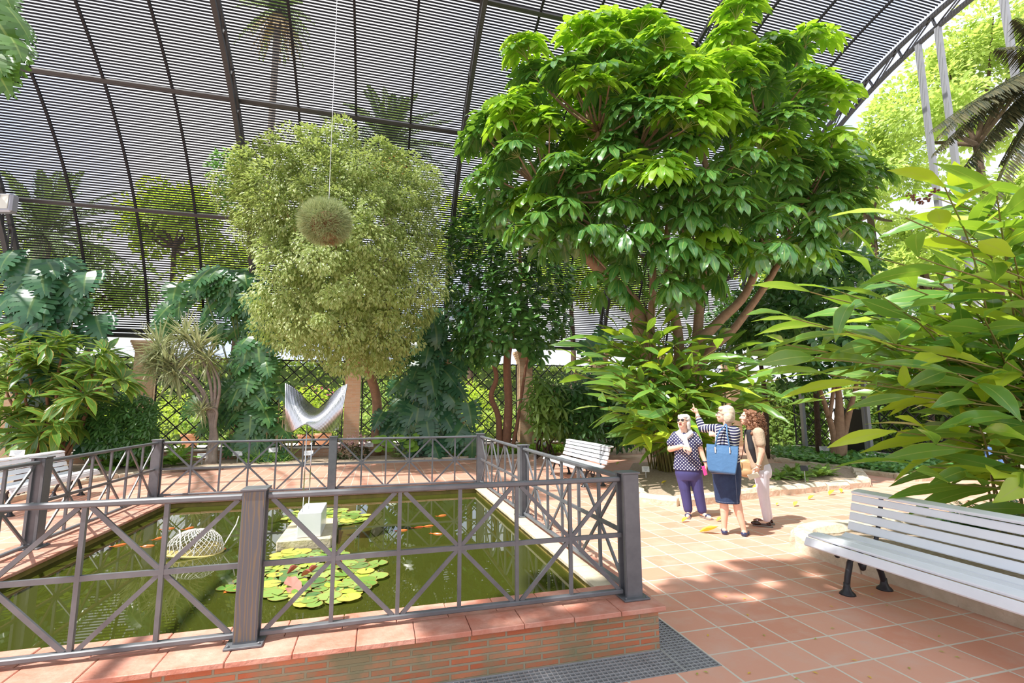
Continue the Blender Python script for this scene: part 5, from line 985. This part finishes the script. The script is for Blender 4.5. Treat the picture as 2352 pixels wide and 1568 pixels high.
def stripes():
    m = mat('navy_cream_stripes', (.02, .022, .075), .85); nt = m.node_tree; b = nt.nodes['Principled BSDF']; l = nt.links.new; at = N(nt, 'ShaderNodeAttribute', attribute_name='sv'); mu = N(nt, 'ShaderNodeMath', operation='MULTIPLY'); mu.inputs[1].default_value = 1/.036; fr = N(nt, 'ShaderNodeMath', operation='FRACT'); k = N(nt, 'ShaderNodeMath', operation='LESS_THAN'); k.inputs[1].default_value = .30
    l(at.outputs['Fac'], mu.inputs[0]); l(mu.outputs[0], fr.inputs[0]); l(fr.outputs[0], k.inputs[0]); mx = N(nt, 'ShaderNodeMix', data_type='RGBA'); l(k.outputs[0], mx.inputs[0]); mx.inputs[6].default_value = (.02, .022, .075, 1); mx.inputs[7].default_value = (.82, .79, .70, 1); l(mx.outputs[2], b.inputs['Base Color']); return m
def person(label, px, py, az):
    p = G(px, py, .0); g = thing('person', label, 'person', (p[0], p[1], 0), -math.radians(az)); ORI[g.name] = A([0, 0, 0.]); return g
def held(name, label, cat, g):                       # a thing held by a person: same placing, top level
    o = thing(name, label, cat, tuple(g.location), g.rotation_euler[2]); ORI[o.name] = A([0, 0, 0.]); return o
def face(g, q, M, s=1.0, eyes=True, mouth=0, lipw=.022):
    if eyes:
        for sd in (-1, 1):
            e = MB().ell(q(.031*sd, .076, .010), A([.014, .012, .010])*s, 10, M).build('eye', M_EYE, g, smooth=True); MB().ell(q(.031*sd, .0845, .010), A([.006, .005, .006])*s, 8, M).build('iris', M_IRIS, e, smooth=True)
            MB().ell(q(.032*sd, .084, .029), A([.017, .005, .004])*s, 8, M).build('eyebrow', M_BARKD, g, smooth=True)
    MB().ell(q(0, .093, -.052), A([lipw, .008, .008+mouth*.5])*s, 10, M).build('lips', M_LIP, g, smooth=True)
    if mouth: MB().ell(q(0, .098, -.052), A([lipw*.7, .006, mouth*.6])*s, 10, M).build('mouth', M_MOUTH, g, smooth=True)
# ---- woman in the dotted blouse
g = person('woman with white hair, sunglasses, white scarf, dotted navy blouse and navy trousers, looking up', 1605, 1188, 35.6)
hp, q, M = headprims((-.150, -.03, 1.405), (-.42, -.85, .20), (-.10, -.1, 1)); 
body = hp+[('c', (-.145, 0, 1.19), (-.15, -.015, 1.34), .055, .05), ('l', [(-.14, 0, 1.22, .13, .08), (-.14, 0, 1.1, .165, .11), (-.125, 0, .95, .16, .12), (-.11, 0, .75, .165, .12)]), ('c', (-.2, 0, .75), (-.175, .0, .42), .085, .062), ('c', (-.175, 0, .42), (-.14, .02, .07), .055, .038), ('c', (-.03, 0, .75), (.0, 0, .42), .085, .062), ('c', (0, 0, .42), (.045, .03, .07), .055, .038),
 ('c', (-.295, 0, 1.19), (-.36, -.02, .99), .052, .046), ('c', (-.36, -.02, .99), (-.175, -.20, 1.05), .046, .030), ('c', (.01, .01, 1.19), (.078, .02, .97), .052, .044), ('c', (.078, .02, .97), (.135, -.03, .80), .042, .029),
 ('c', (-.14, .05, .055), (-.15, -.10, .03), .035, .028), ('c', (-.15, -.10, .03), (-.155, -.14, .025), .034, .024), ('c', (.045, .05, .055), (.13, -.07, .03), .035, .028), ('c', (.13, -.07, .03), (.16, -.105, .025), .034, .024)]
body += handprims((-.175, -.20, 1.05), (.75, -.25, -.25), (.1, -.8, .5), 1, .165, .35)+handprims((.135, -.03, .80), (.12, -.15, -1), (.95, -.2, .1), -1, .165, .7)
blob('body', body, .0062, M_SKIN, g, 4)
blob('hair', [('e', q(0, -.035, .045), (.086, .085, .085), M), ('e', q(.045, -.03, .05), (.05, .07, .07), M), ('e', q(-.045, -.03, .05), (.05, .07, .07), M), ('e', q(0, .022, .070), (.078, .060, .044), M), ('e', q(0, -.07, -.02), (.078, .05, .075), M), ('e', q(.072, -.03, -.035), (.025, .045, .06), M), ('e', q(-.072, -.03, -.035), (.025, .045, .06), M), ('e', q(-.07, -.035, -.075), (.026, .035, .035), M), ('e', q(.06, -.055, -.085), (.03, .035, .035), M)]+[('e', q(random.uniform(-.08, .08), random.uniform(-.11, .03), random.uniform(.02, .115)), (.022, .022, .018)) for _ in range(24)], .006, M_WHAIR, g, 2)
face(g, q, M, 1.0, False, .012)
sg = MB()
for sd in (-1, 1): sg.ell(q(.033*sd, .093, .013), (.026, .006, .020), 12, M); sg.bar(q(.06*sd, .085, .016), q(.08*sd, -.01, .012), .004, .006)
sg.bar(q(-.012, .098, .016), q(.012, .098, .016), .004, .005); sg.build('sunglasses', M_DARKG, g, smooth=True)
blob('blouse', [('l', [(-.145, 0, 1.245, .095, .07), (-.145, 0, 1.20, .165, .10), (-.143, 0, 1.13, .185, .125), (-.135, -.01, 1.02, .178, .14), (-.125, -.01, .90, .178, .14), (-.12, 0, .78, .20, .150), (-.118, 0, .69, .212, .155)]), ('c', (-.265, 0, 1.195), (-.34, -.01, 1.085), .07, .072), ('c', (-.02, .01, 1.195), (.045, .012, 1.085), .07, .07)], .007, polka(), g, 4)
blob('trousers', [('l', [(-.112, 0, .76, .185, .135), (-.112, 0, .64, .198, .145), (-.112, 0, .54, .17, .12)]), ('c', (-.205, 0, .62), (-.175, 0, .40), .10, .082), ('c', (-.175, 0, .40), (-.145, .02, .11), .080, .066), ('c', (-.02, 0, .62), (.01, 0, .40), .10, .082), ('c', (.01, 0, .40), (.05, .03, .11), .080, .068)], .008, M_NAVY, g, 4)
blob('scarf', [('c', (-.235, -.05, 1.235), (-.15, -.125, 1.16), .035, .045), ('c', (-.15, -.125, 1.16), (-.05, -.07, 1.235), .045, .038), ('c', (-.235, -.05, 1.235), (-.17, .055, 1.275), .035, .035), ('c', (-.17, .055, 1.275), (-.06, .03, 1.265), .035, .035), ('c', (-.06, .03, 1.265), (-.05, -.07, 1.235), .035, .038), ('c', (-.14, -.14, 1.15), (-.11, -.165, 1.05), .04, .036), ('c', (-.11, -.165, 1.05), (-.095, -.165, .94), .034, .018)], .007, M_SCARF, g, 3)
for a, b_ in (((-.14, .06, .02), (-.155, -.15, .02)), ((.045, .06, .02), (.165, -.115, .02))):
    a, b_ = A(a), A(b_); d = unit(b_-a); MB().bar(a-d*.01+A([0, 0, -.012]), b_+d*.012+A([0, 0, -.012]), .085, .016, bev=.006).build('shoe', M_SOLE, g); mid = a+(b_-a)*.72; MB().ell(mid+A([0, 0, .02]), (.046, .03, .030), 12).build('shoe', M_NSHOE, g, smooth=True)
br = MB(); br.tube([A([-.20, -.175, 1.045])+.036*(math.cos(t)*A([.2, .2, .95])+math.sin(t)*A([.6, -.75, 0])) for t in np.linspace(0, 6.28, 16)], .009, 6); br.build('bracelet', M_SCARF, g, smooth=True)
br = MB(); br.tube([A([.13, -.025, .825])+.034*A([math.cos(t), math.sin(t), .1*math.cos(t)]) for t in np.linspace(0, 6.28, 16)], .008, 6); br.build('wrist_watch', M_NSHOE, g, smooth=True)
h = held('mobile_phone', 'bright pink phone case held low by the woman in the dotted blouse', 'phone', g); MB().box((.115, -.085, .695), (.016, .075, .135), A([unit([.8, -.6, .2]), unit([.6, .8, .1]), unit(np.cross(unit([.8, -.6, .2]), unit([.6, .8, .1])))]), .006).build('case', mat('pink_case', (.85, .06, .35), .4), h)
# ---- pointing woman in stripes
g = person('woman seen from behind in striped top and denim skirt, pointing up with one raised arm', 1688, 1229, 40.0)
hp, q, M = headprims((-.030, .02, 1.525), (-.95, .10, .16), (.10, -.02, 1))
body = hp+[('c', (.0, .02, 1.33), (-.015, .02, 1.46), .055, .052), ('l', [(-.015, .0, 1.34, .12, .08), (-.03, 0, 1.2, .14, .11), (-.04, 0, 1.05, .135, .11), (-.045, 0, .85, .145, .12)]), ('c', (-.12, 0, .85), (-.108, 0, .45), .085, .060), ('c', (-.108, 0, .45), (-.108, .005, .30), .054, .055), ('c', (-.108, .005, .30), (-.12, .01, .085), .053, .031), ('c', (.03, 0, .85), (.045, 0, .45), .085, .060), ('c', (.045, 0, .45), (.062, .005, .30), .054, .055), ('c', (.062, .005, .30), (.107, .01, .08), .053, .031), ('c', (-.12, 0, .05), (-.13, .13, .03), .032, .028), ('c', (.108, 0, .05), (.13, .13, .03), .032, .028),
 ('c', (-.12, .03, 1.345), (-.325, .08, 1.345), .05, .045), ('c', (-.325, .08, 1.345), (-.385, .12, 1.53), .042, .027), ('c', (.085, .02, 1.32), (.03, .14, 1.10), .05, .043), ('c', (.03, .14, 1.10), (-.15, .0, 1.255), .04, .028)]
body += handprims((-.385, .12, 1.53), (-.18, .06, 1), (.85, -.5, .1), -1, .175, 1.15, True)+handprims((-.15, 0, 1.255), (-.8, -.3, .4), (0, -.7, .5), 1, .16, 1.2)
blob('body', body, .0062, M_SKIN, g, 4)
blob('hair', [('e', q(0, -.028, .038), (.088, .095, .092), M), ('e', q(0, -.065, -.015), (.084, .062, .082), M), ('e', q(0, .040, .074), (.074, .052, .044), M), ('e', q(.066, -.045, -.02), (.032, .055, .075), M), ('e', q(-.066, -.045, -.02), (.032, .055, .075), M), ('e', q(0, -.03, .085), (.078, .075, .055), M)], .006, M_BHAIR, g, 3)
face(g, q, M, 1.0, True, .006); gl = MB()
for sd in (-1, 1):
    gl.tube([q(.033*sd+.022*math.cos(t), .094, .012+.017*math.sin(t)) for t in np.linspace(0, 6.28, 14)], .0022, 5); gl.bar(q(.056*sd, .09, .016), q(.08*sd, -.01, .012), .003, .004)
gl.bar(q(-.012, .098, .016), q(.012, .098, .016), .003, .003); gl.build('spectacles', M_RIM, g)
sh, el, wr = A([-.12, .03, 1.345]), A([-.325, .08, 1.345]), A([-.385, .12, 1.53])
def svals(V):
    s = V[:, 2]-.10*V[:, 0]+.02*np.sin(V[:, 0]*18); t = np.clip((V-sh)@(el-sh)/((el-sh)@(el-sh)), 0, 1); t2 = (V-el)@unit(wr-el); d1 = np.linalg.norm(el-sh); arm = V[:, 0] < -.155
    return np.where(arm & (t2 < .02), .7+t*d1, np.where(arm & (t2 >= .02) & (V[:, 0] < -.26), .7+d1+t2, s))
blob('striped_top', [('l', [(.0, .015, 1.385, .085, .06), (-.01, .015, 1.345, .15, .09), (-.015, .01, 1.27, .155, .12), (-.03, 0, 1.12, .148, .13), (-.04, 0, .98, .155, .135), (-.045, 0, .90, .165, .138)]), ('c', (-.10, .025, 1.345), (-.325, .08, 1.345), .066, .055), ('c', (-.325, .08, 1.345), (-.362, .105, 1.455), .054, .045), ('c', (.075, .02, 1.315), (.03, .14, 1.10), .062, .052), ('c', (.03, .14, 1.10), (-.09, .05, 1.20), .05, .042)], .007, stripes(), g, 4, svals)
blob('denim_skirt', [('l', [(-.045, 0, .95, .155, .125), (-.05, 0, .82, .176, .14), (-.055, 0, .68, .172, .135), (-.058, 0, .52, .160, .12), (-.058, 0, .40, .150, .11)])], .008, M_DENIM, g, 3)
sm = MB(); sm.tube([(.05, -.118, .86), (.052, -.125, .66), (.052, -.108, .415)], .0014, 4); sm.tube([(-.058+.151*math.cos(t), .111*math.sin(t), .42) for t in np.linspace(0, 6.28, 40)], .0013, 4); sm.build('stitching', mat('pale_stitch', (.25, .30, .42), .8), g)
for x, x2 in ((-.12, -.13), (.108, .135)):
    MB().lathe([(.040, -.05), (.043, -.03), (.040, .0), (.03, .012)], (0, 0, 0), 14, cap=True); blob('shoe', [('e', (x, .0, .028), (.040, .045, .036)), ('e', (x2, .12, .022), (.042, .075, .026)), ('c', (x, 0, .018), (x2, .13, .016), .034, .03)], .006, M_NSHOE, g, 3)
wt_ = MB(); wt_.tube([A([-.38, .115, 1.505])+.031*(math.cos(t)*A([.95, .1, .3])+math.sin(t)*A([0, .95, -.2])) for t in np.linspace(0, 6.28, 16)], .008, 6); wt_.ell((-.372, .085, 1.51), (.018, .008, .018), 10); wt_.build('wrist_watch', M_SILV, g, smooth=True)
h = held('tote_bag', 'large blue leather tote bag hanging from the shoulder of the woman in stripes', 'bag', g)
bg = MB(); V = []; F = []; rows = [(.80, -.245, .045, .125, .072), (.82, -.262, .058, .14, .085), (.95, -.275, .085, .145, .07), (1.05, -.272, .10, .14, .055), (1.145, -.268, .108, .135, .028)]; cy = -.20
for z, xl, xr, hy, ry in rows:
    for u, v in ((-1, -1), (-.5, -1.0), (0, -1.06), (.5, -1), (1, -1), (1, 1), (.5, 1), (0, 1), (-.5, 1), (-1, 1)): V.append(((xl+xr)/2+u*(xr-xl)/2, cy+v*ry, z+(.015 if u < 0 else -.01)*abs(u)))
for i in range(4):
    for k in range(10): F.append((i*10+k, i*10+(k+1) % 10, (i+1)*10+(k+1) % 10, (i+1)*10+k))
F.append(tuple(range(10))[::-1]); bg.add(V, F); o = bg.build('bag_body', M_BAGB, h, smooth=False); bv = o.modifiers.new('b', 'BEVEL'); bv.width = .012; bv.segments = 3; sb = o.modifiers.new('s', 'SOLIDIFY'); sb.thickness = .006
for s, yy in ((0, -.232), (1, -.168)):
    x0, x1 = -.165, .005; P = smoothpath([(x0, yy, 1.10), (x0+.01, yy, 1.17), (x0+.05, yy+.03, 1.30), (-.045, -.10, 1.385), (-.03, -.05, 1.41), (-.015, -.10, 1.385), (x1-.02, yy+.03, 1.30), (x1-.005, yy, 1.17), (x1, yy, 1.10)], 4); MB().tube(P, .009, 6).build('handle', M_BAGB, h, smooth=True)
for x in (-.165, .005): MB().box((x, -.262, 1.09), (.018, .006, .075), None, .003).build('metal_tab', M_SILV, h)
MB().box((-.10, cy, .803), (.27, .135, .02), None, .008).build('base_panel', mat('dark_bag_base', (.10, .10, .14), .5), h)
# ---- curly haired woman
g = person('woman with long curly auburn hair, taupe top, black vest and white trousers, in profile', 1755, 1206, 42.7)
hp, q, M = headprims((-.112, 0, 1.475), (-.86, -.38, .14), (.12, 0, 1))
body = hp+[('c', (-.06, 0, 1.27), (-.09, 0, 1.41), .053, .05), ('l', [(-.04, 0, 1.30, .08, .12), (-.04, 0, 1.15, .11, .15), (-.04, 0, 1.0, .11, .145), (-.02, 0, .80, .12, .155)]), ('c', (.0, -.08, .78), (.015, -.08, .42), .082, .058), ('c', (.015, -.08, .42), (.04, -.075, .07), .052, .036), ('c', (.02, .08, .78), (.03, .09, .42), .082, .058), ('c', (.03, .09, .42), (.065, .10, .07), .052, .036), ('c', (.04, -.075, .05), (-.1, -.09, .035), .034, .028), ('c', (.065, .10, .05), (-.07, .10, .035), .034, .028),
 ('c', (.02, -.155, 1.27), (.038, -.185, 1.015), .05, .044), ('c', (.038, -.185, 1.015), (-.02, -.20, .825), .042, .028), ('c', (-.02, .15, 1.27), (-.03, .17, 1.02), .05, .044), ('c', (-.03, .17, 1.02), (-.15, .06, .80), .042, .028)]
body += handprims((-.02, -.20, .825), (-.20, -.05, -1), (.75, -.6, 0), 1, .17, .75)+handprims((-.15, .06, .80), (-.1, -.15, -1), (-.7, -.6, 0), -1, .165, .6)
blob('body', body, .0062, M_SKIN, g, 4); face(g, q, M, 1.0, True)
hb_ = []
for _ in range(150):
    t = random.random(); a = random.uniform(-2.2, 2.2); z = 1.56-.31*t; r_ = .085+.055*t+random.uniform(-.02, .02); c = A([-.085+.055*t, 0, z]); p = c+r_*A([math.cos(a)*.95, math.sin(a), 0])
    if p[0] < -.14 and z > 1.38 and abs(p[1]) < .075: continue
    hb_.append(('e', p, (.024, .024, .026)))
hb_ += [('e', q(0, -.035, .045), (.084, .085, .085), M), ('e', q(0, .03, .10), (.062, .045, .024), M), ('e', q(0, -.06, -.06), (.08, .05, .09), M), ('e', (.0, 0, 1.33), (.075, .13, .09))]
blob('hair', hb_, .006, M_CHAIR, g, 1); cu = MB()
for _ in range(120):
    a = random.uniform(-2.5, 2.5); r_ = random.uniform(.10, .145); x0 = A([-.05+r_*math.cos(a), r_*math.sin(a), random.uniform(1.38, 1.56)]); Lh = random.uniform(.1, .22)
    if x0[0] < -.12 and abs(x0[1]) < .09: continue
    cu.tube([x0+A([.012*math.cos(s*22)+.04*s, .012*math.sin(s*22), -Lh*s]) for s in np.linspace(0, 1, 16)], .005, 4)
cu.build('hair_curls', M_CHAIR, g, smooth=True); sg = MB()
for sd in (-1, 1): sg.ell(q(.035*sd, .035, .125), (.026, .018, .006), 10, M)
sg.build('sunglasses', M_DARKG, g, smooth=True)['label'] = 'dark sunglasses pushed up on the hair'
blob('taupe_top', [('l', [(-.05, 0, 1.335, .07, .09), (-.04, 0, 1.30, .095, .145), (-.045, 0, 1.18, .125, .165), (-.05, 0, 1.05, .125, .16), (-.03, 0, .92, .128, .16), (-.01, 0, .80, .135, .168), (.01, 0, .735, .125, .165)]), ('c', (.012, -.145, 1.27), (.034, -.180, 1.13), .078, .064), ('c', (-.02, .14, 1.27), (-.025, .17, 1.13), .078, .064)], .007, M_TAUPE, g, 4)
blob('black_vest', [('c', (-.10, -.105, 1.27), (-.085, -.145, 1.05), .05, .045), ('c', (-.085, -.145, 1.05), (-.05, -.145, .88), .045, .025), ('c', (-.10, -.105, 1.27), (-.02, -.08, 1.335), .035, .03), ('c', (-.14, .08, 1.27), (-.155, .09, 1.0), .04, .04), ('e', (.045, 0, 1.12), (.05, .14, .16))], .007, M_BLACK, g, 4)
blob('trousers', [('l', [(.0, 0, .84, .125, .155), (.01, 0, .74, .138, .165), (.015, 0, .65, .115, .15)]), ('c', (.005, -.08, .72), (.012, -.08, .42), .098, .066), ('c', (.012, -.08, .42), (.04, -.075, .10), .062, .048), ('c', (.02, .08, .72), (.03, .09, .42), .098, .066), ('c', (.03, .09, .42), (.065, .10, .10), .062, .048)], .008, M_WTR, g, 4)
for x, y in ((.05, -.08), (.075, .10)):
    blob('shoe', [('e', (x, y, .04), (.045, .036, .036)), ('e', (x-.14, y-.008, .038), (.075, .042, .030)), ('c', (x, y, .03), (x-.13, y-.006, .03), .034, .034)], .006, M_LOAF, g, 3); MB().box((x-.065, y-.004, .011), (.255, .082, .022), None, .01).build('shoe_sole', M_SOLE, g)
wt_ = MB(); wt_.tube([A([-.015, -.2, .84])+.032*(math.cos(t)*A([.95, 0, -.2])+math.sin(t)*A([0, 1, 0])) for t in np.linspace(0, 6.28, 16)], .006, 6); wt_.tube([A([-.022, -.2, .80])+.034*(math.cos(t)*A([.95, 0, -.3])+math.sin(t)*A([0, 1, 0])) for t in np.linspace(0, 6.28, 16)], .004, 6); wt_.build('wrist_watch', M_SILV, g, smooth=True)
h = held('mobile_phone', 'cream coloured phone held low by the curly haired woman', 'phone', g); Rp = A([unit([.9, .1, .35]), unit([-.1, 1, 0]), unit(np.cross(unit([.9, .1, .35]), unit([-.1, 1, 0])))]); MB().box((-.085, -.225, .69), (.14, .010, .072), Rp, .005).build('case', mat('cream_case', (.80, .76, .60), .35), h)
h = held('handbag', 'small tan quilted handbag worn at the front of the curly haired woman', 'bag', g); blob('bag_body', [('b', (-.18, -.07, .775), (.19, .08, .23), None, .035), ('e', (-.18, -.07, .72), (.112, .055, .075)), ('e', (-.18, -.07, .85), (.085, .04, .05))], .007, M_BAGT, h, 3); MB().tube(smoothpath([(-.235, -.06, .88), (-.2, -.02, 1.02), (-.165, .02, 1.2), (-.09, .03, 1.33)], 4), .006, 6).build('strap', M_LOAF, h, smooth=True); MB().tube([(-.235, -.12, .86), (-.24, -.125, .78)], .01, 6).build('tassel', mat('light_tan_tassel', (.62, .42, .2), .6), h)
# ---- far passer-by behind the ginger leaves
g = person('distant passer-by in blue jeans and pale top, mostly hidden behind the ginger plant at right', 2295, 1106, 55.0)
hp, q, M = headprims((0, 0, 1.55), (-.8, -.4, 0), (0, 0, 1)); blob('body', hp+[('c', (0, 0, 1.35), (0, 0, 1.5), .055, .05), ('l', [(0, 0, 1.4, .12, .09), (0, 0, 1.2, .16, .11), (0, 0, .9, .15, .11)]), ('c', (-.18, 0, 1.33), (-.22, -.05, 1.08), .05, .04), ('c', (-.22, -.05, 1.08), (-.2, -.1, .85), .04, .03), ('c', (.18, 0, 1.33), (.22, -.05, 1.08), .05, .04), ('c', (.22, -.05, 1.08), (.2, -.1, .85), .04, .03), ('c', (-.08, 0, .85), (-.1, 0, .06), .08, .04), ('c', (.08, 0, .85), (.12, 0, .06), .08, .04)]+handprims((-.2, -.1, .85), (0, -.2, -1), (-1, 0, 0), 1)+handprims((.2, -.1, .85), (0, -.2, -1), (1, 0, 0), -1), .009, M_SKIN, g, 3)
blob('jeans', [('l', [(0, 0, .95, .17, .12), (0, 0, .8, .18, .125)]), ('c', (-.085, 0, .8), (-.1, 0, .12), .095, .06), ('c', (.085, 0, .8), (.12, 0, .12), .095, .06)], .01, mat('blue_jeans', (.08, .18, .42), .8), g, 3); blob('top', [('l', [(0, 0, 1.43, .09, .07), (0, 0, 1.36, .18, .11), (0, 0, 1.15, .18, .13), (0, 0, .9, .19, .135)])], .01, mat('pale_lilac_top', (.62, .58, .72), .8), g, 3); blob('hair', [('e', q(0, -.03, .04), (.086, .09, .09), M), ('e', q(0, -.06, -.03), (.08, .05, .1), M)], .008, M_BARKD, g, 2)
for x in (-.1, .12): blob('shoe', [('e', (x, -.05, .035), (.045, .11, .035))], .008, M_NSHOE, g, 2)
